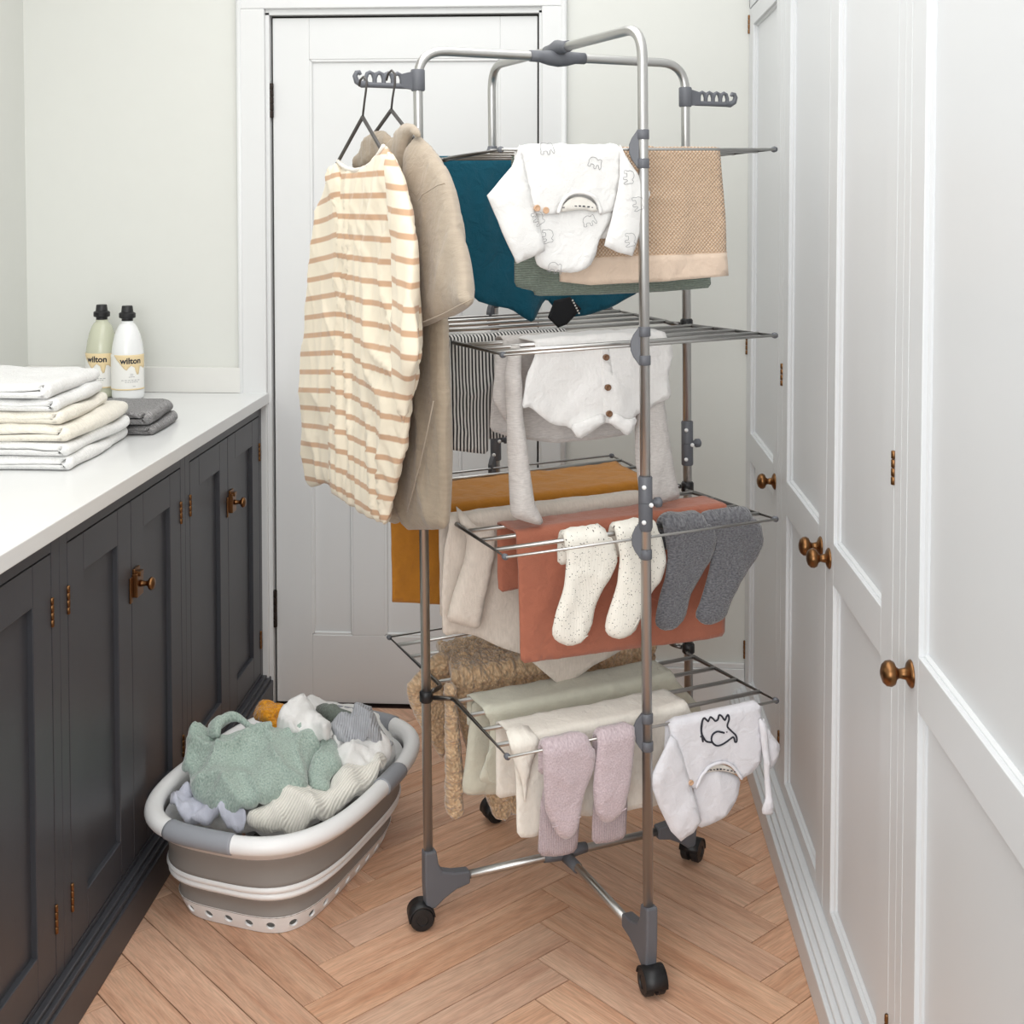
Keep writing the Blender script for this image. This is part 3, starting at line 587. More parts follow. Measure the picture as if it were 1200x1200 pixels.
def cloth(name, fr, outline, path, mat, thick=.003, puff=0., R=.03, res=.011, wr=.006, wf=(9, 3), fine=.0, seed=1, parent=None, n0=0., rot=0., ramp=.10, soft=1, lump=0., lumpf=70, bow=0., ridge=.0022, rf=(13, 6)):
    poly = chaikin([tuple(p) for p in outline], soft)
    dens = []
    for i in range(len(poly)):
        a, b = np.array(poly[i]), np.array(poly[(i+1) % len(poly)]); k = max(1, int(np.hypot(*(b-a))/res))
        for j in range(k): dens.append(tuple(a+(b-a)*j/k))
    dp = np.array(dens); lo, hi = dp.min(0), dp.max(0)
    rng = np.random.default_rng(seed)
    gx = np.arange(lo[0], hi[0], res); gy = np.arange(lo[1], hi[1], res*.87)
    G = np.array([(x+(res/2 if j % 2 else 0), y) for j, y in enumerate(gy) for x in gx])
    if len(G):
        G = G+rng.uniform(-.12, .12, G.shape)*res
        G = G[inside(dens, G)]
        if len(G): G = G[edist(dens, G) > res*.45]
    nb = len(dens)
    V2 = [Vector(p) for p in dens]+[Vector(p) for p in G]
    r = delaunay_2d_cdt(V2, [(i, (i+1) % nb) for i in range(nb)], [], 1, 1e-6)
    vs = np.array([tuple(v) for v in r[0]]); tris = [tuple(f) for f in r[2]]
    d = edist(dens, vs)
    c = Cloth()
    def offs(a, s):
        hang = np.where(s < 0, np.clip(-s/ramp, 0, 1), np.where(s > path.L, np.clip((s-path.L)/ramp, 0, 1), .12))
        if isinstance(path, Flat): hang = np.ones_like(s)
        w = wr*hang*(nfield(a, s, wf[0], wf[1], seed)*1.3+.5*nfield(a, s, wf[0]*2.3, wf[1]*2, seed+5)) if wr else 0*a
        if fine: w = w+fine*nfield(a, s, 38, 30, seed+9)
        if lump: w = w+lump*(nfield(a, s, lumpf, lumpf, seed+2))
        if ridge:
            wa = nfield(a, s, 5, 5, seed+11)*.09; q = nfield(a+wa, s+wa, rf[0], rf[1], seed+13); q2 = nfield(a-wa, s+wa, rf[0]*2.1, rf[1]*2.3, seed+17)
            w = w+ridge*(.35+.65*hang)*(2*(1-np.abs(q))**6-.6+.8*(1-np.abs(q2))**6)
        if bow: w = w+bow*hang
        return w+n0
    def surf(a, s, off=0.):
        a = np.atleast_1d(np.asarray(a, float)); s = np.atleast_1d(np.asarray(s, float)); n, b, nn, nb_ = path.ev(s); w = offs(a, s)+off
        n = n+nn*w; b = b+nb_*w
        return fr.O+np.outer(a, fr.A)+np.outer(b, fr.B)+np.outer(n, fr.N)
    h = thick/2+puff*np.sqrt(np.clip(1-(1-np.clip(d/R, 0, 1))**2, 0, 1))
    f3 = surf(vs[:, 0], vs[:, 1], h); b3 = surf(vs[:, 0], vs[:, 1], -h)
    nv = len(vs); verts = np.vstack([f3, b3])
    # orientation
    faces = []
    from collections import Counter
    ec = {}
    for t in tris:
        p = vs[list(t)]; ar = (p[1][0]-p[0][0])*(p[2][1]-p[0][1])-(p[2][0]-p[0][0])*(p[1][1]-p[0][1])
        t = t if ar > 0 else t[::-1]
        faces.append(t); faces.append(tuple(i+nv for i in t[::-1]))
        for i in range(3): ec[(t[i], t[(i+1) % 3])] = 1
    for (i, j) in ec:
        if (j, i) not in ec: faces.append((i, i+nv, j+nv, j))
    flip = np.dot(np.cross(fr.A, fr.B), fr.N) < 0
    if flip: faces = [f[::-1] for f in faces]
    me = bpy.data.meshes.new(name); me.from_pydata([tuple(v) for v in verts], [], faces); me.update()
    uvl = me.uv_layers.new(name='UVMap'); cr, sr = math.cos(rot), math.sin(rot)
    li = np.zeros(len(me.loops), int); me.loops.foreach_get('vertex_index', li); q = vs[li % nv]
    uvl.data.foreach_set('uv', np.stack([q[:, 0]*cr-q[:, 1]*sr, q[:, 0]*sr+q[:, 1]*cr], 1).ravel())
    c.o = link(name, me, mat, parent, smooth=True); c.surf = surf; c.h = thick/2+puff; c.fr = fr; c.path = path
    def pt(x, y, off=.0):                              # point on the front surface under a measured bearing
        a, b = fr.px(x, y, path.r+n0); s = b-path.zF; return Vector(surf(a, s, off+c.h)[0])
    c.pt = pt
    return c
def front(fr, path, pts, n0=0.):
    return [(a, b-path.zF) for a, b in (fr.px(x, y, path.r+n0) for x, y in pts)]
def hung(name, v, T, pts, mat, back=.2, D=0., r=.007, uback=None, bdz=0., n0=0., **k):
    """cloth hung over the rod at v: pts run down the front from the left top corner to the right top corner"""
    fr = FV(v); z = rodz(T, v)
    pa = Over(z, r, D, (rodz(T, abs(v-D))-z)); f = front(fr, pa, pts, n0)
    f[0] = (f[0][0], 0.); f[-1] = (f[-1][0], 0.)
    ub = uback or (f[0][0], f[-1][0])
    out = f+[(f[-1][0], pa.L), (ub[1], pa.L+back), (ub[0], pa.L+back+bdz), (f[0][0], pa.L)]
    return cloth(name, fr, out, pa, mat, n0=n0, **k)
def disc(name, c, x, y, r, mat, parent, h=.002, holes=True):
    P = c.pt(x, y, .0003); q = Vector(c.fr.N)
    o = latheobj(name, [(r*.9, 0), (r, h*.4), (r, h*.8), (r*.8, h), (r*.6, h*.7), (0, h*.7)], P, q, mat, parent, 18)
    return o
def crom(p, n=4):
    out = []
    for i in range(len(p)-1):
        a, b, c_, d = p[max(i-1, 0)], p[i], p[i+1], p[min(i+2, len(p)-1)]
        for k in range(n):
            t = k/n; out.append(tuple(.5*((2*b[j])+(-a[j]+c_[j])*t+(2*a[j]-5*b[j]+4*c_[j]-d[j])*t*t+(-a[j]+3*b[j]-3*c_[j]+d[j])*t**3) for j in (0, 1)))
    return out+[tuple(p[-1])]
def line(name, c, pts, r, mat, parent, closed=False, off=.0006):
    pts = crom(pts)
    return tubeobj(name, [c.pt(x, y, off) for x, y in pts], r, mat, parent, 6, closed)
def thing(c, label, cat, group=None): tag(c.o, label, cat, group); recenter(c.o); return c.o
def after(o): return o

T4, T3, T2, T1 = TIERS
# --- top tier
c = hung('teal_top', -.055, T1, [(505,183),(518,250),(532,300),(556,352),(575,358),(598,362),(612,372),(622,378),(634,358),(642,350),(652,362),(668,372),(690,370),(720,358),(746,343),(770,300),(770,183)], FAB['teal'], .12, D=.075, wr=.012, seed=3)
thing(c, 'dark teal garment hanging at the left of the top tier', 'garment')
tg = cloth('label_tag', FV(-.055), front(FV(-.055), Flat(0), [(642,372),(650,352),(668,348),(681,362),(664,380),(654,384)], .03), Flat(0), M['blacktag'], n0=.03, soft=0, ridge=0, wr=0, res=.006, parent=c.o)
bm = bmesh.new()
for i, (x, y) in enumerate([(671,352),(672.5,355),(674,358),(675.5,361),(677,364),(678.5,367)]):
    p = Vector(FV(-.055).P(*FV(-.055).px(x, y, .033), .033)); lathe(bm, [(.0022, 0), (.0022, .0006)], p, RV, 6)
bmobj('tag_print', bm, M['whitetag'], c.o)
c = hung('knit_blanket', .205, T1, [(604,180),(604,260),(603,335),(615,339),(626,341),(628,347),(700,345),(770,342),(832,337),(830,300),(828,178)], FAB['sageknit'], .16, wr=.006, thick=.008, seed=4)
thing(c, 'sage green ribbed knit blanket hanging behind the beige one', 'blanket')
c = hung('honeycomb_blanket', .28, T1, [(660,178),(658,250),(657,329),(690,333),(770,329),(852,322),(849,250),(843,176)], FAB['honey'], .16, wr=.005, thick=.007, seed=5)
bl = thing(c, 'beige honeycomb-knit blanket with a plain border on the top tier', 'blanket')
cloth('plain_border', FV(.28), front(FV(.28), Over(rodz(T1, .28)), [(656.5,302),(656.5,330),(690,334),(770,330),(852.5,323),(851,296),(770,299),(690,302)]), Over(rodz(T1, .28)), FAB['beigeborder'], thick=.009, wr=.005, seed=5, soft=0, parent=bl)
line('border_seam', c, [(657,301.5),(690,301.5),(770,298.5),(851,295.5)], .0009, FAB['honey'], bl, off=.001)
def sub(c, name, v, T, pts, mat, n0, par, **k):
    fr = FV(v); pa = Over(rodz(T, v), .007); return cloth(name, fr, front(fr, pa, pts, n0), pa, mat, n0=n0, parent=par, **k)
# white baby top with small outlined elephants
c = hung('baby_top', .335, T1, [(607,173),(612,200),(618,235),(624,250),(640,252),(652,251),(656,238),(664,229),(676,226),(690,229),(699,238),(704,252),(717,247),(722,235),(728,200),(729,172)], FAB['white'], .16, wr=.004, puff=.002, soft=0, seed=6)
wt_ = thing(c, 'white baby top printed with tiny elephants, hung upside down on the top tier', 'baby clothes')
sub(c, 'back_panel', .335, T1, [(628,236),(626,300),(630,312),(645,318),(672,320),(690,313),(697,300),(700,285),(708,268),(718,258),(717,240),(690,238)], FAB['white'], -.006, wt_, wr=.003, puff=.004, seed=7)
sub(c, 'sleeve', .335, T1, [(609,172),(600,195),(571,229),(588,272),(605,309),(622,302),(638,294),(632,265),(624,235),(616,205)], FAB['white'], .006, wt_, wr=.004, puff=.005, soft=0, seed=8)
sub(c, 'sleeve', .335, T1, [(727,172),(737,190),(762,226),(752,270),(741,300),(725,296),(709,288),(716,262),(722,232),(726,205)], FAB['white'], .006, wt_, wr=.004, puff=.005, soft=0, seed=9)
nk = [(652,250),(657,237),(665,228.5),(677,225.5),(690,228.5),(699,237),(703,250)]
line('neck_trim', c, nk, .0035, FAB['white'], wt_, off=.0005)
cp_ = sub(c, 'neck_label', .335, T1, [(655,249),(659,240),(667,233),(678,230),(689,233),(697,240),(700,249),(680,245)], M['whitetag'], .001, wt_, wr=0, res=.006)
bm = bmesh.new()
for i in range(10):
    x = 654.5+i*4.7; p = c.pt(x, 244.6-3.2*math.sin(math.pi*(i+.5)/10), .0005); w2 = .0012 if i in (5, 6, 7) else .0007
    bx(bm, p.x-.0022, p.x+.0022, p.y-.001, p.y+.0005, p.z-w2, p.z+w2)
bmobj('label_print', bm, M['ink'], wt_)
disc('button', c, 638, 246.5, .006, M['tan'], wt_); disc('button', c, 627, 244, .006, M['tan'], wt_, h=.006)
ELE = [(-9,-1),(-7,-6),(-1,-8),(4,-6),(6,-8),(9,-7),(10,-2),(12,3),(11,6),(9,4),(7,1),(5,2),(5,7),(2,7),(1,3),(-4,3),(-4,7),(-8,7),(-8,2),(-9,-1)]
for ex, ey, rt in ((695,191,.4),(639,175,0),(626,255,1.2),(640,276,1.6),(688,259,-.2),(742,238,1.5),(648,314,.3),(732,207,1.7),(733,280,1.6)):
    pts = [(ex+(a*math.cos(rt)-b*math.sin(rt))*.8, ey+(a*math.sin(rt)+b*math.cos(rt))*.8) for a, b in ELE]
    line('elephant_print', c, pts, .00045, M['inkgrey'], wt_, off=.0105 if (ex < 632 or ex > 725) else .0012)
# --- second tier
c = hung('ticking_trousers', .055, T2, [(527,398),(525,450),(523,526),(545,529),(571,532),(575,480),(581,412),(590,402),(665,388)], FAB['tick'], .205, D=.03, r=.010, uback=(-.2, -.02), wr=.006, seed=11)
thing(c, 'black and white ticking-striped trousers at the left of the second tier', 'trousers')
c = hung('grey_marl_top', .13, T2, [(590,395),(584,430),(577,470),(575,505),(600,513),(650,519),(700,515),(740,508),(748,470),(752,390)], FAB['grey'], .16, r=.010, D=.02, wr=.006, seed=12)
gt = thing(c, 'pale grey marl long-sleeved top behind the white romper', 'top')
sub(c, 'sleeve', .13, T2, [(597,408),(591,440),(593,500),(596,560),(598,604),(612,610),(630,615),(637,612),(626,590),(619,545),(613,490),(610,440),(611,407)], FAB['grey'], .075, gt, wr=.006, puff=.016, R=.02, seed=13, rot=0)
sub(c, 'sleeve', .13, T2, [(580,412),(580,440),(577,468),(590,490),(600,500),(612,470),(606,430),(604,410)], FAB['grey'], .04, gt, wr=.006, puff=.008, seed=14)
sub(c, 'sleeve', .13, T2, [(752,440),(744,490),(745,540),(752,590),(770,592),(797,584),(790,550),(782,500),(776,440)], FAB['grey'], .05, gt, wr=.006, puff=.014, seed=15)
line('hem_seam', c, [(576,503),(610,511),(650,514),(700,511),(738,505)], .0008, FAB['grey'], gt)
c = hung('linen_romper', .205, T2, [(627,398),(628,415),(617,440),(609,478),(620,476),(634,488),(648,498),(668,500),(676,515),(700,500),(712,494),(725,505),(738,500),(745,488),(758,480),(788,466),(784,440),(788,410),(780,390)], FAB['linenwhite'], .14, D=.075, wr=.008, puff=.002, seed=16, fine=.003)
rm = thing(c, 'white linen baby romper with brown buttons on the second tier', 'baby clothes')
sub(c, 'leg_cuff', .205, T2, [(668,499),(678,516),(696,503),(711,494),(706,484),(690,490)], FAB['linenwhite'], .008, rm, wr=.002, puff=.004, seed=17)
sub(c, 'leg_cuff', .205, T2, [(711,494),(722,500),(733,511),(740,506),(746,488),(733,492),(720,482)], FAB['linenwhite'], .008, rm, wr=.002, puff=.004, seed=18)
sub(c, 'button_placket', .205, T2, [(702,402),(712,401),(716,440),(717,488),(707,489),(704,440)], FAB['linenwhite'], .004, rm, wr=.004, seed=16, res=.008)
for x, y in ((707,418),(708.5,453),(711,484)): disc('button', c, x, y, .0062, M['brownbtn'], rm, h=.008)
# --- third tier
fr = FV(-.055); z = rodz(T3, .055)
pa = Over(z, .008, .15, .01)
fu = [(fr.px(x, y, .008)[0]) for x, y in ((462, 620), (752, 575))]
frb = FV(-.213); bz = [frb.px(x, y) for x, y in ((460, 711), (516, 713), (522, 755))]
out = [(-.235, 0), (-.235, -.055), (.2, -.055), (.24, 0), (.24, pa.L), (.24, pa.L+.16), (-.19, pa.L+.25), (bz[1][0], pa.L+(z-bz[1][1])), (bz[0][0], pa.L+(z-bz[0][1])), (bz[0][0], pa.L), (-.235, pa.L-.05)]
c = cloth('mustard_cloth', fr, out, pa, FAB['mustard'], wr=.006, fine=.003, seed=20, thick=.004, soft=0)
thing(c, 'mustard cotton cloth laid over the back of the third tier', 'cloth')
c = hung('oatmeal_trousers', .055, T3, [(526,602),(521,640),(517,700),(519,745),(545,742),(560,746),(585,758),(612,766),(640,790),(652,800),(668,798),(690,780),(715,768),(735,760),(756,700),(757,585)], FAB['linen'], .2, D=.03, r=.012, wr=.010, seed=21, fine=.002)
ot = thing(c, 'oatmeal linen garment with a dangling leg on the third tier', 'garment')
sub(c, 'leg_flap', .055, T3, [(536,612),(548,630),(545,655),(530,700),(523,727),(542,733),(561,737),(567,705),(572,680),(580,650),(582,622)], FAB['linen'], .03, ot, wr=.006, puff=.012, R=.02, seed=22)
c = hung('terracotta_cloth', .205, T3, [(605,630),(608,700),(610,777),(700,765),(780,755),(848,744),(850,700),(852,640),(852,603)], FAB['terra'], .13, D=.075, r=.008, wr=.006, seed=23, fine=.002, uback=(-.195, .25))
thing(c, 'terracotta cotton cloth draped behind the socks on the third tier', 'cloth')
def sock(pts, mat, v, T, n0, seed, label, group, rot=0, res=.008):
    fr = FV(v); pa = Over(rodz(T, v), .007); f = front(fr, pa, pts, n0); f[0] = (f[0][0], 0.0); f[-1] = (f[-1][0], 0.0)
    f = f+[(f[-1][0], pa.L+.05), (f[0][0], pa.L+.05)]
    c = cloth('sock', fr, f, pa, mat, puff=.008, R=.022, res=res, wr=.004, fine=.0015, seed=seed, n0=n0, rot=rot)
    thing(c, label, 'sock', group); return c
g1 = 'ankle socks on the third tier'
def sock2(pts, mat, seed, label, n0=.008):
    c = sock(pts, mat, .28, T3, n0, seed, label, g1)
    toe = pts[len(pts)//2]
    return c
c1 = sock2([(662,628),(664,660),(660,690),(651,720),(647,742),(652,752),(668,758),(684,752),(694,735),(698,710),(705,693),(720,668),(724,655),(718,630),(711,621)], FAB['sockw'], 31, 'white speckled ankle sock at the left end of the sock row')
line('toe_seam', c1, [(649,738),(660,746),(676,749),(688,744)], .0009, FAB['sockw'], c1.o, off=-.003)
c2 = sock2([(722,621),(727,655),(722,690),(712,720),(709,738),(714,746),(726,748),(740,741),(750,720),(762,695),(776,675),(780,655),(776,630),(770,617)], FAB['sockw'], 32, 'white speckled ankle sock behind the front pole')
line('toe_seam', c2, [(711,735),(722,741),(736,737),(745,722)], .0009, FAB['sockw'], c2.o, off=-.003)
c3 = sock2([(778,617),(783,650),(776,690),(770,715),(768,732),(776,739),(790,738),(803,725),(808,700),(818,680),(834,655),(840,635),(836,615),(826,604)], FAB['sockg'], 33, 'dark grey tweed sock next to the front pole')
c4 = sock2([(826,606),(836,635),(832,670),(822,705),(815,722),(822,731),(835,732),(850,724),(858,700),(870,678),(886,655),(895,635),(891,612),(880,598)], FAB['sockg'], 34, 'dark grey tweed sock at the right end of the sock row', n0=.004)
# --- bottom tier
FT = FV(-.055); pa = Over(rodz(T4, .055), .012, .15)
lf = front(FT, pa, [(528,772),(540,850),(560,915),(570,935),(580,960),(600,952),(640,945),(700,935),(748,900),(750,770)])
lf[0] = (lf[0][0], 0); lf[-1] = (.24, 0); lf[-2] = (.24, lf[-2][1])
c = cloth('sherpa_jacket', FT, lf+[(.24, pa.L), (.2, pa.L+.1), (-.1, pa.L+.1), (-.2, pa.L), (-.21, pa.L*.5)], pa, FAB['sherpa'], thick=.022, wr=.008, seed=41, res=.007, lump=.011, lumpf=95)
sj = thing(c, 'tan sherpa fleece garment over the back of the bottom tier', 'garment')
fr = FV(-.12)
c = cloth('sleeve', fr, front(fr, Flat(0), [(507,770),(489,790),(475,805),(480,825),(492,850),(505,870),(517,890),(525,850),(530,800),(528,770),(520,762)]), Flat(0), FAB['sherpa'], thick=.01, puff=.018, wr=.004, seed=42, res=.007, lump=.009, lumpf=95, parent=sj)
fr = FV(.0)
c = cloth('sleeve', fr, front(fr, Flat(0), [(520,800),(522,850),(522,900),(522,950),(530,960),(541,955),(542,900),(537,850),(534,800)]), Flat(0), FAB['sherpa'], thick=.01, puff=.016, R=.02, wr=.003, seed=43, res=.007, lump=.009, lumpf=95, parent=sj)
c = hung('sage_trousers', .13, T4, [(568,830),(575,846),(574,880),(560,915),(600,925),(700,925),(812,905),(822,830),(790,790)], FAB['sage'], .06, D=.075, r=.009, wr=.006, seed=44)
sg_ = thing(c, 'pale sage garment with a drawstring loop on the bottom tier', 'garment')
fr = FV(.05)
cb = cloth('leg_flap', fr, front(fr, Flat(0), [(553,820),(547,860),(541,920),(543,930),(580,930),(605,925),(612,880),(608,840),(590,822)]), Flat(0), FAB['sage'], thick=.004, puff=.008, wr=.008, seed=45, parent=sg_)
fr = FV(.17)
tubeobj('drawstring', [Vector(fr.P(*fr.px(x, y))) for x, y in ((578,874),(571,885),(569,900),(574,915),(582,918),(588,905),(590,890),(586,876))], .0016, FAB['sage'], sg_, 6)
c = hung('off_white_garment', .28, T4, [(604,846),(600,875),(604,920),(604,978),(622,981),(634,978),(640,960),(700,955),(770,942),(818,934),(820,890),(818,845),(806,820)], FAB['cream'], .14, D=.075, r=.009, wr=.010, seed=46, fine=.002)
ow = thing(c, 'off-white linen garment with a tie end behind the lilac socks', 'garment')
sub(c, 'tie_end', .28, T4, [(604,862),(597,872),(603,895),(611,915),(614,943),(617,925),(622,895),(634,872),(626,858)], FAB['cream'], .014, ow, wr=.003, puff=.005, R=.02, seed=47)
for j, (pts, cuff, lab) in enumerate((([(637,884),(637,915),(640,950),(648,968),(655,981),(665,984),(676,975),(680,955),(684,930),(695,905),(698,880),(690,874)], [(632,945),(630,1002),(652,1002),(675,997),(678,955),(660,950)], 'lilac wool sock on the bottom wire, left of the pair'),
                                   ([(701,868),(697,900),(695,925),(697,950),(705,963),(716,963),(728,952),(735,930),(740,900),(745,862)], [(695,940),(694,989),(715,987),(733,981),(735,935),(715,938)], 'lilac wool sock on the bottom wire, next to the front pole'))):
    c = sock(pts, FAB['lilac'], .335, T4, .004, 50+j, lab, 'lilac socks on the bottom wire')
    fr = FV(.318); cloth('ribbed_cuff', fr, front(fr, Flat(0), [(pts[0][0]+4, pts[0][1]+10)]+cuff[:5]+[(pts[-1][0]-6, pts[-1][1]+14)]), Flat(0), FAB['lilacrib'], puff=.005, wr=.003, seed=52+j, parent=c.o, thick=.004)
    line('toe_seam', c, [(646,968),(655,966),(668,960),(679,955)] if j == 0 else [(699,950),(710,953),(722,950),(731,944)], .001, FAB['lilac'], c.o, off=-.003)
c = hung('baby_top', .335, T4, [(784,850),(787,875),(800,905),(808,922),(815,924),(822,905),(832,896),(845,893),(857,897),(867,912),(880,905),(890,892),(893,865),(891,824)], FAB['greywhite'], .1, wr=.004, puff=.002, soft=0, seed=60)
et = thing(c, 'pale grey baby top with a black outlined elephant, on the bottom tier', 'baby clothes')
sub(c, 'back_panel', .335, T4, [(812,905),(812,950),(818,971),(835,965),(853,952),(864,935),(868,912),(855,905),(835,902)], FAB['greywhite'], -.006, et, wr=.003, puff=.004, seed=61)
sub(c, 'sleeve', .335, T4, [(786,862),(760,915),(772,945),(787,975),(798,986),(812,975),(822,962),(815,940),(808,912),(800,885),(793,868)], FAB['greywhite'], .008, et, wr=.003, puff=.005, soft=0, seed=62)
sub(c, 'sleeve', .335, T4, [(889,840),(891,865),(895,900),(897,930),(892,953),(899,955),(906,953),(904,930),(901,900),(900,870),(897,848)], FAB['greywhite'], .010, et, wr=.001, puff=.006, R=.012, res=.006, seed=63)
sub(c, 'sleeve_fold', .335, T4, [(893,838),(900,855),(914,874),(910,890),(901,903),(896,880)], FAB['greywhite'], .0, et, wr=.002, puff=.006, R=.02, seed=64)
line('neck_trim', c, [(814,922),(821,905),(832,896),(845,892.5),(857,897),(867,911)], .003, FAB['greywhite'], et, off=.0005)
sub(c, 'neck_label', .335, T4, [(823,905),(832,898),(845,895.5),(856,899),(864,908),(848,903),(832,904)], M['whitetag'], .001, et, wr=0, res=.005)
bm = bmesh.new()
for i in range(9):
    p = c.pt(827+i*4.1, 901.5-2*math.sin(math.pi*(i+.5)/9)+i*.25, .0006); w2 = .0012 if i in (3, 4) else .0007
    bx(bm, p.x-.002, p.x+.002, p.y-.001, p.y+.0005, p.z-w2, p.z+w2)
bmobj('label_print', bm, M['ink'], et)
disc('button', c, 807, 915, .005, M['tan'], et, h=.005)
EL = [(822,868),(820,855),(821,845),(824,841),(828,844),(829,844),(831,840),(834,841),(837,844),(840,842),(841,838),(844,838),(848,843),(850,839),(852,837),(853,842),(851,850),(855,855),(861,861),(862,867),(860,868.5),(858,863),(853,866),(846,871),(840,873),(835,871),(832.5,866),(834,860),(839,856.5),(844,857),(847.5,858)]
EL2 = [(822,868),(826,869),(832.5,869)]
def spl(p): 
    p = chaikin(p+[p[-1]], 0); return p
line('elephant_print', c, EL, .0018, M['ink'], et); line('elephant_print', c, [(821,845),(820.2,855),(821.5,861),(826,867.5),(832.5,869)], .0018, M['ink'], et)
disc('elephant_eye', c, 850.5, 857, .0012, M['ink'], et, h=.001); disc('elephant_tail', c, 819.5, 862, .0014, M['ink'], et, h=.001)

# ------------------------------------------------------------------ hangers with a striped tee and a shirt
def hanger(u, apex, hook, l, r_, label, zb_):
    fr = FU(u); P = lambda x, y: Vector(fr.P(*fr.px(x, y)))
    t = empty('coat_hanger', tuple(fr.P(0, zb_))); tag(t, label, 'hanger', 'dark hangers on the airer arm')
    A = P(*apex); Hk = [P(*q) for q in hook]
    tubeobj('hook', Hk+[A], .0022, M['hanger'], t, 8)
    def endpt(q, want):
        d = (P(*q)-A); return A+d*(want/ max(1e-6, abs(Vector(RV).dot(d))))
    L_, R_ = endpt(l, .2), endpt(r_, .2); zmin = min(L_.z, R_.z)
    tubeobj('arm', [A, L_], .0036, M['hanger'], t, 8); tubeobj('arm', [A, R_], .0036, M['hanger'], t, 8)
    tubeobj('cross_bar', [L_, R_], .003, M['hanger'], t, 8)
    return t
hanger(-.44, (425,137), [(421,101),(422,94),(426,90),(430,95),(429,105),(427,120)], (397,188), (445,172), 'dark hanger carrying the striped top', 1.5)
hanger(-.386, (458.5,129), [(453,94),(455,86),(459,82.5),(463,87),(463,97),(460,115)], (442,152), (471,145), 'dark hanger carrying the stone-coloured shirt', 1.5)
# stone shirt (behind)
fs = FU(-.375); fl0 = Flat(0)
def up_(name, fr, pts, mat, **k): return cloth(name, fr, front(fr, fl0, pts, k.get('n0', 0)), fl0, mat, **k)
c = up_('stone_shirt', fs, [(440,188),(445,170),(470,160),(487,160),(492,200),(500,260),(512,330),(521,378),(523,420),(526,470),(525,540),(521,590),(519,620),(500,621),(478,620),(474,606),(468,614),(457,609),(450,560),(430,500),(415,440),(405,350),(405,240),(414,200)], FAB['shirt'], thick=.004, puff=.02, R=.08, wr=.008, wf=(7, 2), ramp=.3, seed=70, res=.010, ridge=.005, rf=(9, 1.8))
ss = thing(c, 'stone-coloured short-sleeved shirt on the hanger nearest the airer', 'shirt')
fz = FU(-.395)
up_('sleeve', fz, [(488,158),(498,170),(510,190),(521,212),(531,250),(541,295),(549,330),(556,357),(520,374),(490,387),(486,350),(484,300),(480,250),(478,205),(480,175)], FAB['shirt_lit'], thick=.004, puff=.020, R=.06, wr=.008, wf=(6, 2), seed=71, parent=ss, ridge=.004, rf=(8, 3), res=.008)
tubeobj('sleeve_hem', [Vector(fz.P(*fz.px(x, y, .03), .03)) for x, y in ((489,380),(505,374),(520,367.5),(538,358),(554,350.5))], .0012, FAB['shirt'], ss, 6)
tubeobj('shoulder_seam', [Vector(fz.P(*fz.px(x, y, .031), .031)) for x, y in ((490,236),(495,228),(505,222),(513,217),(521,215))], .0012, FAB['shirt'], ss, 6)
fz = FU(-.40)
up_('collar', fz, [(464,166),(466,152),(475,144),(485,146),(492,156),(491,162),(486,157),(480,160),(476,172),(474,195),(471,215),(466,200),(462,182)], FAB['shirt_lit'], thick=.004, puff=.010, R=.02, wr=.003, seed=72, parent=ss, res=.008)
up_('collar', FU(-.39), [(414,198),(420,182),(430,163),(440,154),(450,153),(458,160),(461,172),(455,185),(445,190),(430,200)], FAB['shirt'], thick=.004, puff=.010, R=.02, wr=.004, seed=73, parent=ss, res=.008)
tubeobj('side_seam', [Vector(fs.P(*fs.px(x, y, .03), .03)) for x, y in ((508,470),(500,510),(492,545),(484,575),(477,600))], .001, FAB['shirt_lit'], ss, 6)
# striped tee (in front)
ft = FU(-.44)
c = up_('striped_tee', ft, [(397,190),(407,198),(416,200),(427,198),(439,189),(446,178),(450,170),(462,182),(470,207),(478,250),(484,300),(487,360),(489,420),(480,455),(475,500),(472,530),(466,560),(458,590),(454,615),(440,608),(420,595),(394,573),(394,520),(396,440),(397,370),(401,300),(397,240),(388,205)], FAB['tee'], thick=.004, puff=.012, R=.06, wr=.008, wf=(10, 1.6), ramp=.5, seed=74, res=.008, ridge=.007, rf=(15, 1.5))
st_ = thing(c, 'cream long-sleeved top with tan stripes on the outer hanger', 'top')
up_('sleeve', FU(-.445), [(397,190),(386,203),(377,235),(372,275),(365,345),(359,395),(355,428),(357,470),(359,520),(361,560),(365,571),(380,566),(393,570),(396,520),(397,440),(398,372),(401,300),(402,245),(402,210)], FAB['tee'], thick=.004, puff=.009, R=.04, wr=.004, wf=(7, 3), seed=75, parent=st_, rot=-.12, res=.008, ridge=.004, rf=(9, 4))
up_('sleeve', FU(-.455), [(455,176),(464,190),(470,206),(477,240),(483,285),(487,340),(490,400),(490,425),(484,446),(477,470),(474,500),(468,470),(465,420),(465,350),(464,280),(458,220)], FAB['tee'], thick=.004, puff=.014, R=.04, wr=.005, wf=(7, 3), seed=76, parent=st_, rot=.10, res=.010, ridge=.006, rf=(9, 3))
tubeobj('neckband', [Vector(ft.P(*ft.px(x, y, .006), .006)) for x, y in ((396,189),(401,194),(407,197.5),(416,199.5),(427,197.5),(438,189.5),(445,179),(449.5,171))], .0042, FAB['cream'], st_, 8)

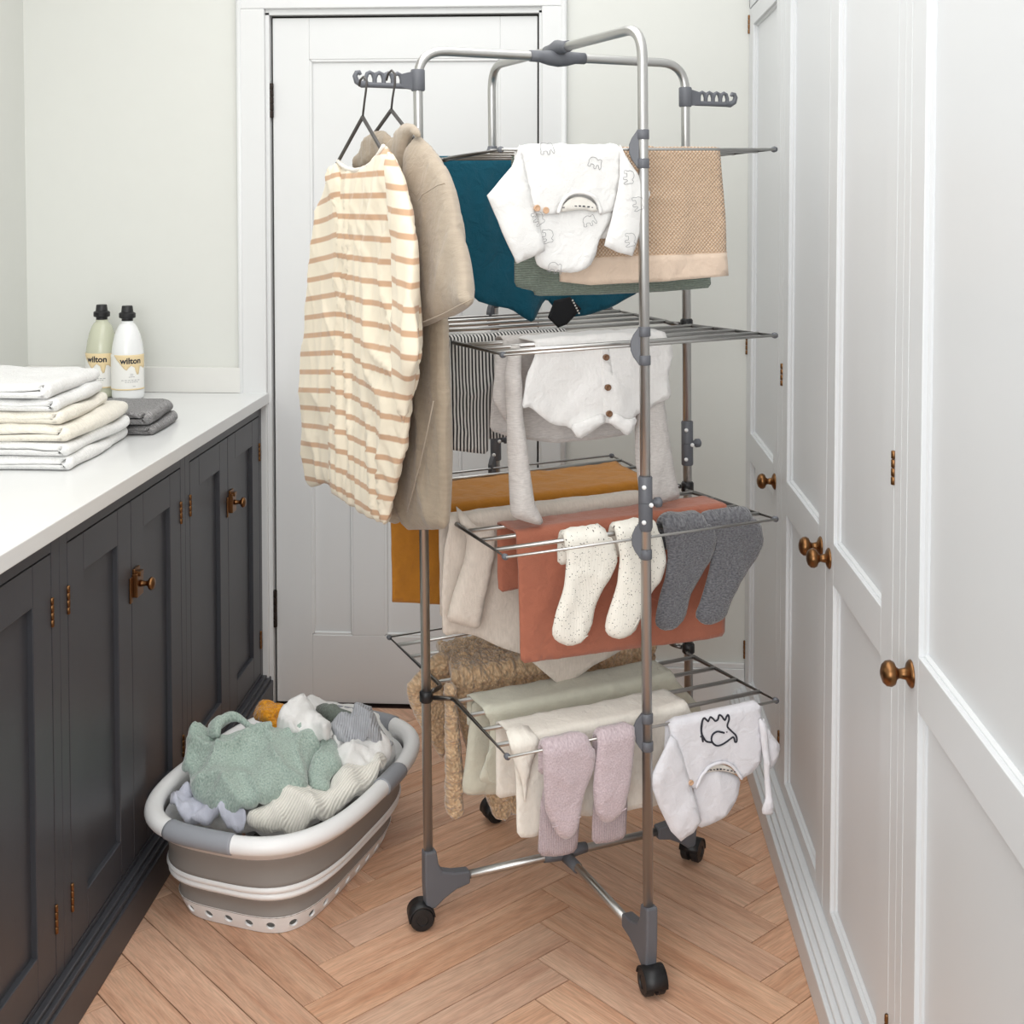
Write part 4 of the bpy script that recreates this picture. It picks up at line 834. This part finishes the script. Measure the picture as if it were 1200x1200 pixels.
# ------------------------------------------------------------------ laundry basket
BO = np.array([-.624, 2.652, 0.]); BA = 1.279; BE1 = np.array([math.cos(BA), math.sin(BA), 0]); BE2 = np.array([math.sin(BA), -math.cos(BA), 0])
def se(t, A, B, z, n=None):
    n = 2.95+1.5*max(0, 1-z/.15) if n is None else n
    c, s = math.cos(t), math.sin(t); r = (abs(c/A)**n+abs(s/B)**n)**(-1/n)
    return BO+BE1*(c*r)+BE2*(s*r)+np.array([0, 0, z])
NT = 120; TH = [2*math.pi*i/NT for i in range(NT)]
bk = empty('laundry_basket', tuple(BO)); tag(bk, 'white and taupe collapsible laundry basket full of knitwear on the floor', 'basket')
def ringmesh(name, prof, mat, closedprof, parent, t0=None, t1=None):
    ths = TH if t0 is None else list(np.linspace(t0, t1, 28))
    bm = bmesh.new(); rings = [[bm.verts.new(se(t, A, B, z)) for A, B, z in prof] for t in ths]
    n = len(rings); m = len(prof)
    for i in range(n if t0 is None else n-1):
        a, b = rings[i], rings[(i+1) % n]
        for j in range(m if closedprof else m-1): bm.faces.new((a[j], a[(j+1) % m], b[(j+1) % m], b[j]))
    if t0 is not None and closedprof: bm.faces.new(rings[0]); bm.faces.new(rings[-1][::-1])
    return bmobj(name, bm, mat, parent, smooth=True)
def AB(z): f = z/.215; return .236+.080*f**.85, .146+.074*f**.85
def shell(name, zs, mat, bulge=0, th=.004):
    out = []
    for k, z in enumerate(zs):
        A, B = AB(z); f = k/(len(zs)-1); b_ = bulge*math.sin(math.pi*f); out.append((A+b_, B+b_, z))
    inn = [(a-th, b-th, z) for a, b, z in out[::-1]]
    return ringmesh(name, out+inn, mat, True, bk)
z_ = lambda a, b, n=9: list(np.linspace(a, b, n))
shell('silicone_band', z_(.041, .087), M['taupe'], -.007)
shell('white_band', z_(.086, .101, 7), M['wplas'], .004); shell('white_band', z_(.101, .116, 7), M['wplas'], .004)
shell('silicone_band', z_(.115, .186), M['taupe'], -.006)
# floor of the basket and the pierced base band
bm = bmesh.new(); vs_ = [bm.verts.new(se(t, *AB(.002), .004)) for t in TH]; bm.faces.new(vs_); o = bmobj('basket_floor', bm, M['taupe'], bk); o.modifiers.new('t', 'SOLIDIFY').thickness = .004  # taupe instead of white, painting in the shade behind the holes
per = [0]; P0 = [se(t, *AB(.018), 0) for t in TH+[TH[0]]]
for i in range(NT): per.append(per[-1]+np.linalg.norm(P0[i+1]-P0[i]))
LP = per[-1]; nh = int(LP/.046); hc = [(k+.5)*LP/nh for k in range(nh)]
pts, eds = [], []
def addloop(l):
    b = len(pts); pts.extend(l); eds.extend((b+i, b+(i+1) % len(l)) for i in range(len(l)))
nseg = 200
addloop([(LP*i/nseg, 0.) for i in range(nseg+1)]+[(LP*i/nseg, .042) for i in range(nseg, -1, -1)])
for c_ in hc: addloop([(c_+.0092*math.cos(q), .021+.0092*math.sin(q)) for q in np.linspace(0, 2*math.pi, 16, endpoint=False)])
r_ = delaunay_2d_cdt([Vector(p) for p in pts], eds, [], 1, 1e-6)
bm = bmesh.new(); bv = []
for v in r_[0]:
    t = np.interp(v.x, per, TH+[2*math.pi]); bv.append(bm.verts.new(se(t, *AB(max(0, v.y)), .001+v.y)))
for f in r_[2]:
    cx_ = sum(r_[0][i].x for i in f)/3; cy_ = sum(r_[0][i].y for i in f)/3
    if any((cx_-h)**2+(cy_-.021)**2 < .0088**2 for h in hc): continue
    bm.faces.new([bv[i] for i in f])
bmesh.ops.remove_doubles(bm, verts=bm.verts, dist=1e-5)
o = bmobj('pierced_base', bm, M['wplas'], bk); o.modifiers.new('t', 'SOLIDIFY').thickness = .004
# rim: outer skirt, rolled top, inner lip
def rimprof(off=0.):
    A0, B0 = AB(.186); P = [(A0+.002, B0+.002, .184), (A0+.006, B0+.006, .196)]
    cA, cB, cz_, rr = .332-.018, .238-.018, .214, .0175+off
    for q in np.linspace(-1.1, math.pi+.3, 14): P.append((cA+rr*math.cos(q), cB+rr*math.cos(q), cz_+rr*math.sin(q)))
    P += [(A0-.003, B0-.003, .198), (A0-.006, B0-.006, .186)]
    return P
ringmesh('rim', rimprof(), M['wplas'], True, bk)
shell_in = ringmesh('inner_wall', [(AB(z)[0]-.0135, AB(z)[1]-.0135, z) for z in z_(.075, .196, 8)], M['wplas'], False, bk)
for t0, t1 in ((math.pi-.17, math.pi+.30), (math.pi/2-.36, math.pi/2+.0), (-.34, .34), (-math.pi/2-.2, -math.pi/2+.2)):
    P = [(.314+.0205*math.cos(q), .22+.0205*math.cos(q), .2145+.0195*math.sin(q)) for q in np.linspace(0, 2*math.pi, 18, endpoint=False)]
    ringmesh('handle_grip', P, M['grip'], True, bk, t0, t1)
# washing in the basket: soft folded pieces
def heap(name, pts, z, mat, label, cat, n0=0., puff=.03, R=.06, tilt=.55, parent=None, seed=1, wr=0., fine=.004, lump=.012, lumpf=16, res=.009, rot=0., th=.006, ridge=.006, rf=(9, 9), zoff=3.529, ox=160, oy=800):
    nrm = np.array([.08, -math.sin(tilt), math.cos(tilt)]); A = np.array([1., 0, 0]); A = A-nrm*(A@nrm)/(nrm@nrm); A /= np.linalg.norm(A); nrm /= np.linalg.norm(nrm); B = np.cross(nrm, A)
    fr = Fr(np.array([-.62, 2.62, z]), A, B, nrm)
    pp = [(ox+x/zoff, oy+y/zoff) for x, y in pts]
    c = cloth(name, fr, front(fr, fl0, pp, n0), fl0, mat, thick=th, puff=puff, R=R, wr=wr, fine=fine, lump=lump, lumpf=lumpf, seed=seed, n0=n0, res=res, rot=rot, parent=parent, ridge=ridge, rf=rf)
    if parent is None: thing(c, label, cat, 'washing in the basket')
    return c
# a bed of folded washing keeps the upper pieces at rim height
heap('folded_sheet', [(170,520),(240,420),(420,330),(560,180),(700,100),(960,130),(1080,230),(1070,310),(940,430),(760,560),(600,610),(420,590),(260,560)], .155, FAB['white'], 'plain white sheet folded at the bottom of the basket', 'laundry', puff=.04, R=.06, tilt=.12, seed=80, lump=.01)
heap('lavender_cloth', [(135,500),(165,460),(215,420),(250,480),(330,530),(445,548),(455,600),(400,600),(350,578),(280,560),(200,562),(150,535)], .215, FAB['lav'], 'pale lavender cotton cloth at the front left of the basket', 'laundry', puff=.014, R=.035, tilt=.25, seed=81, lump=.02, lumpf=30, ridge=.016, rf=(14, 14), res=.006)
heap('mustard_towel', [(480,145),(490,105),(515,85),(562,74),(612,95),(640,130),(620,180),(590,215),(560,215),(530,180)], .25, FAB['must2'], 'mustard yellow terry cloth at the back of the basket', 'laundry', puff=.03, R=.04, tilt=.7, seed=82, lump=.028, lumpf=30)
heap('white_cloth', [(560,215),(590,160),(620,105),(655,85),(690,68),(715,80),(742,110),(780,165),(812,190),(800,260),(720,240),(640,230)], .26, FAB['white'], 'crumpled white cloth behind the sage sweater', 'laundry', puff=.03, R=.05, tilt=.8, seed=83, lump=.025, lumpf=22, ridge=.02, rf=(11, 9), res=.007)
heap('dark_sage_knit', [(735,92),(775,92),(830,112),(885,122),(900,160),(860,190),(800,180),(760,140)], .245, FAB['dkgreen'], 'dark sage knit poking out at the back of the basket', 'laundry', puff=.02, R=.03, tilt=.6, seed=84, lump=.02, lumpf=30)
heap('grey_rib_knit', [(798,190),(830,150),(862,130),(890,135),(905,95),(935,72),(968,85),(985,130),(1005,190),(1060,230),(1062,255),(1000,262),(945,240),(905,268),(872,272),(830,240)], .255, FAB['greysock'], 'cool grey ribbed knit at the back right of the basket', 'laundry', puff=.024, R=.04, tilt=.7, seed=85, lump=.03, lumpf=30, ridge=.014, rf=(12, 12), res=.006)
heap('white_cotton', [(815,245),(880,270),(940,245),(1000,240),(1045,275),(1060,320),(1000,380),(900,400),(820,380),(800,300)], .225, FAB['white'], 'white cotton piece at the right side of the basket', 'laundry', puff=.03, R=.05, tilt=.45, seed=86, lump=.022, lumpf=22, ridge=.016, rf=(11, 11), res=.007)
ck = heap('cream_knit', [(450,560),(540,510),(590,475),(680,458),(790,475),(800,410),(835,372),(930,345),(1010,330),(1040,345),(985,420),(930,465),(850,525),(760,570),(680,600),(590,608),(500,607),(455,595)], .232, FAB['creamknit'], 'cream ribbed knit along the front right of the basket', 'laundry', puff=.03, R=.045, tilt=.40, seed=87, lump=.022, lumpf=20, rot=.5, ridge=.012, rf=(9, 9), res=.007)
sw = heap('sage_sweater', [(182,340),(205,300),(215,240),(232,200),(262,186),(300,190),(330,235),(420,235),(520,215),(600,195),(680,185),(742,180),(772,205),(772,250),(735,310),(705,360),(712,440),(660,465),(560,505),(480,535),(400,550),(335,540),(275,490),(225,455),(217,360),(190,350)], .262, FAB['sweater'], 'sage green marl sweater lying on top of the basket', 'sweater', puff=.034, R=.06, tilt=.55, seed=88, lump=.016, lumpf=12, n0=.012, wr=.020, ridge=.020, rf=(8, 6), res=.006)
heap('roll_collar', [(290,205),(300,170),(330,145),(375,128),(425,132),(455,155),(478,175),(530,165),(562,175),(562,205),(520,222),(475,218),(455,185),(420,158),(385,165),(355,190),(345,235),(315,232)], .262, FAB['sweater'], '', '', puff=.018, R=.022, tilt=.55, seed=89, lump=.006, n0=.045, parent=sw.o, rot=.3)
heap('sweater_sleeve', [(752,225),(800,232),(828,250),(850,340),(846,362),(800,395),(800,465),(740,462),(708,445),(705,390),(730,330),(750,285)], .262, FAB['sweater'], '', '', puff=.024, R=.04, tilt=.55, seed=90, lump=.010, n0=-.004, parent=sw.o)

# ------------------------------------------------------------------ towels on the worktop
def towel(name, x0, x1, y0, y1, z0, h, mat, label, group, seed, lean=0., twist=0.):
    t = h/2-.0008; r = h/2; prof = []
    slit = .30*(x1-x0)+.01*(seed % 3)
    L = x0; R_ = x1-r
    outer = [(L, 0)]+[(R_*(k/14)+L*(1-k/14), 0) for k in range(1, 15)]+[(R_+r*math.sin(q), r-r*math.cos(q)) for q in np.linspace(.15, math.pi-.15, 12)]+[(R_*(1-k/14)+L*k/14, h) for k in range(15)]
    e = x1-r-.012
    inner = [(L, r+.0008)]+[(L*(1-k/10)+e*k/10, r+.0009) for k in range(1, 11)]+[(e+.004, r+.003), (e+.0065, r), (e+.004, r-.003)]+[(L*k/10+e*(1-k/10), r-.0009) for k in range(11)]
    prof = outer+inner
    cdt = delaunay_2d_cdt([Vector(p) for p in prof], [(i, (i+1) % len(prof)) for i in range(len(prof))], [], 1, 1e-7)
    bm = bmesh.new(); ys = [y0, y0+.002, y0+.005, y0+.009]+list(np.linspace(y0+.014, y1-.014, 30))+[y1-.006, y1-.002, y1]; rings = []
    uvs = {}
    for i, y in enumerate(ys):
        d_ = min(y-y0, y1-y); ins = .0105*(1-min(1, d_/.016))**2; ring = []
        for a, b in prof:
            if abs(a-L) > 1e-6:
                bb = r+(b-r)*(1-ins/r*.8); aa = a-(ins if a > R_ else 0)
            else: aa, bb = a, b
            wv = .007*noise.noise((aa*8+seed*3.1, y*8, b*10))*(1 if b > r else .35)+.003*noise.noise((aa*26, y*26, seed+b*30))+.0012*noise.noise((aa*110, y*110, seed+b*50))
            bulge = .014*noise.noise((y*6, seed*2.7, 0.3)) if a > R_-.02 else 0
            zz = max(0.0003, bb+wv if b > r*.3 else bb)
            v = bm.verts.new((aa+bulge+twist*(y-y0)+lean*0, y+.010*noise.noise((aa*6, seed*1.3, b*9)), z0+zz)); ring.append(v); uvs[v] = (aa+b, y)
        rings.append(ring)
    n = len(prof)
    for i in range(len(rings)-1):
        for j in range(n): bm.faces.new((rings[i][j], rings[i][(j+1) % n], rings[i+1][(j+1) % n], rings[i+1][j]))
    for ring in (rings[0], rings[-1]):
        for f in cdt[2]:
            ids = [min(range(n), key=lambda q: (prof[q][0]-cdt[0][i].x)**2+(prof[q][1]-cdt[0][i].y)**2) for i in f]
            if len(set(ids)) == 3:
                try: bm.faces.new([ring[i] for i in ids])
                except ValueError: pass
    bmesh.ops.recalc_face_normals(bm, faces=bm.faces)
    ul = bm.loops.layers.uv.new('UVMap')
    for f in bm.faces:
        for l in f.loops: l[ul].uv = uvs[l.vert]
    me = bpy.data.meshes.new(name); bm.to_mesh(me); bm.free(); o = link(name, me, mat, smooth=True)
    tag(recenter(o), label, 'towel', group); return o
gW = 'stack of folded bath towels on the worktop'
zz = .9095
for k, (xr, yn, yf, h, mt, lab) in enumerate(((-1.016, 2.45, 2.83, .027, 'towelw', 'white folded towel, lowest of the stack on the worktop'), (-1.020, 2.452, 2.82, .026, 'towelw', 'white folded towel, second from the bottom of the stack'), (-1.024, 2.46, 2.82, .033, 'towelc', 'thick cream folded towel in the middle of the stack'),
                                        (-1.046, 2.47, 2.78, .024, 'towelc', 'thinner cream folded towel above the thick cream one'), (-1.058, 2.475, 2.77, .026, 'towelw', 'white folded towel, second from the top of the stack'), (-1.072, 2.47, 2.77, .029, 'towelw', 'white folded towel, topmost of the stack'))):
    towel('bath_towel', -1.36, xr, yn, yf, zz, h, FAB[mt], lab, gW, 3+k, twist=-.05+.02*(k % 3)); zz += h+.0012
towel('hand_towel', -1.15, -.985, 2.84, 3.06, .9095, .024, FAB['towelg'], 'grey folded hand towel, lower of two beside the bottles', 'grey hand towels on the worktop', 21, twist=-.06)
towel('hand_towel', -1.15, -.985, 2.835, 3.055, .9348, .030, FAB['towelg'], 'grey folded hand towel, upper of two beside the bottles', 'grey hand towels on the worktop', 24, twist=-.06)

# ------------------------------------------------------------------ bottles
M['liquid'] = plain('pale_green_liquid', (204, 206, 184), .15); M['milk'] = plain('white_bottle', (243, 244, 244), .18); M['label'] = plain('paper_label', (246, 245, 241), .5); M['gold'] = plain('honey_print', (238, 216, 172), .5)
def bottle(x, y, mat, label, ang):
    z0 = .9095; t = empty('detergent_bottle', (x, y, z0)); tag(t, label, 'bottle', 'detergent bottles on the worktop')
    pr = [(.030, 0), (.039, .001), (.043, .006), (.044, .012), (.0445, .10), (.0435, .13), (.040, .155), (.034, .18), (.027, .198), (.021, .207), (.017, .21), (.0165, .216)]
    latheobj('body', pr, (x, y, z0), (0, 0, 1), mat, t, 40)
    cap = latheobj('cap', [(.0155, 0), (.0155, .010), (.0165, .0105), (.0215, .012), (.0225, .014), (.0225, .024), (.021, .026), (.0165, .028), (.0145, .044), (.0135, .0455), (0, .0455)], (x, y, z0+.2125), (0, 0, 1), M['bplas'], t, 28); smoothfix(cap, 35)
    R0 = .0451
    def S(a, z, off=0.): q = ang+a/R0; return Vector((x+math.sin(q)*(R0+off), y-math.cos(q)*(R0+off), z0+z))
    def patch(name, poly, mat_, off):
        pl = []
        for i in range(len(poly)):
            a, b = poly[i], poly[(i+1) % len(poly)]; k = max(1, int(math.hypot(b[0]-a[0], b[1]-a[1])/.004))
            pl += [(a[0]+(b[0]-a[0])*j/k, a[1]+(b[1]-a[1])*j/k) for j in range(k)]
        bb = np.array(pl); g = [(u, v) for u in np.arange(bb[:, 0].min()+.002, bb[:, 0].max(), .004) for v in np.arange(bb[:, 1].min()+.002, bb[:, 1].max(), .008)]
        g = np.array(g) if g else np.zeros((0, 2)); g = g[inside(pl, g)] if len(g) else g; g = g[edist(pl, g) > .0015] if len(g) else g
        r = delaunay_2d_cdt([Vector(p) for p in pl]+[Vector(p) for p in g], [(i, (i+1) % len(pl)) for i in range(len(pl))], [], 1, 1e-7)
        bm = bmesh.new(); vv = [bm.verts.new(S(v.x, v.y, off)) for v in r[0]]
        for f in r[2]: bm.faces.new([vv[i] for i in f])
        o = bmobj(name, bm, mat_, t, smooth=True); m = o.modifiers.new('t', 'SOLIDIFY'); m.thickness = .0003; return o
    lb = patch('label', [(-.062, .028), (.062, .028), (.062, .125), (-.062, .125)], M['label'], 0)
    patch('label_honey', [(-.036, .125), (.062, .125), (.062, .09), (.054, .086), (.046, .092), (.040, .092), (.036, .072), (.031, .070), (.027, .078), (.024, .09), (.015, .096), (.008, .09), (.003, .083), (-.003, .086), (-.010, .094), (-.018, .104), (-.026, .112)], M['gold'], .0004)
    patch('label_stripe', [(-.062, .028), (.062, .028), (.062, .032), (-.062, .032)], M['gold'], .0004)
    cu = bpy.data.curves.new('t', 'FONT'); cu.body = 'wilton'; cu.size = .0225; cu.align_x = 'CENTER'; cu.offset = .0007; cu.resolution_u = 3
    to = bpy.data.objects.new('t', cu); COL.objects.link(to); dg = bpy.context.evaluated_depsgraph_get(); me = bpy.data.meshes.new_from_object(to.evaluated_get(dg)); bpy.data.objects.remove(to)
    tb = bmesh.new(); tb.from_mesh(me); bmesh.ops.triangulate(tb, faces=tb.faces)
    bmesh.ops.subdivide_edges(tb, edges=[e for e in tb.edges if e.calc_length() > .003], cuts=2, use_grid_fill=True); bmesh.ops.triangulate(tb, faces=tb.faces); tb.to_mesh(me); tb.free()
    for v in me.vertices: v.co = S(v.co.x+.014, v.co.y*1.0+.1015, .0011)
    link('label_text', me, M['ink'], t)
    bm = bmesh.new()
    for k, (a0, a1, zz_) in enumerate(((-.012, .04, .055), (-.002, .034, .050), (.012, .02, .072), (.012, .02, .068), (.008, .024, .064), (.018, .026, .038))):
        n = 6
        for i in range(n):
            a, b = a0+(a1-a0)*i/n, a0+(a1-a0)*(i+.75)/n; v = [bm.verts.new(S(q, w_, .0009)) for q, w_ in ((a, zz_), (b, zz_), (b, zz_+.0012), (a, zz_+.0012))]; bm.faces.new(v)
    bmobj('label_print', bm, M['inkgrey'], t)
bottle(-1.249, 3.40, M['milk'], 'white detergent bottle with black cap, right of the two on the worktop', .22)
bottle(-1.335, 3.435, M['liquid'], 'pale green detergent bottle with black cap, left of the two on the worktop', -.30)
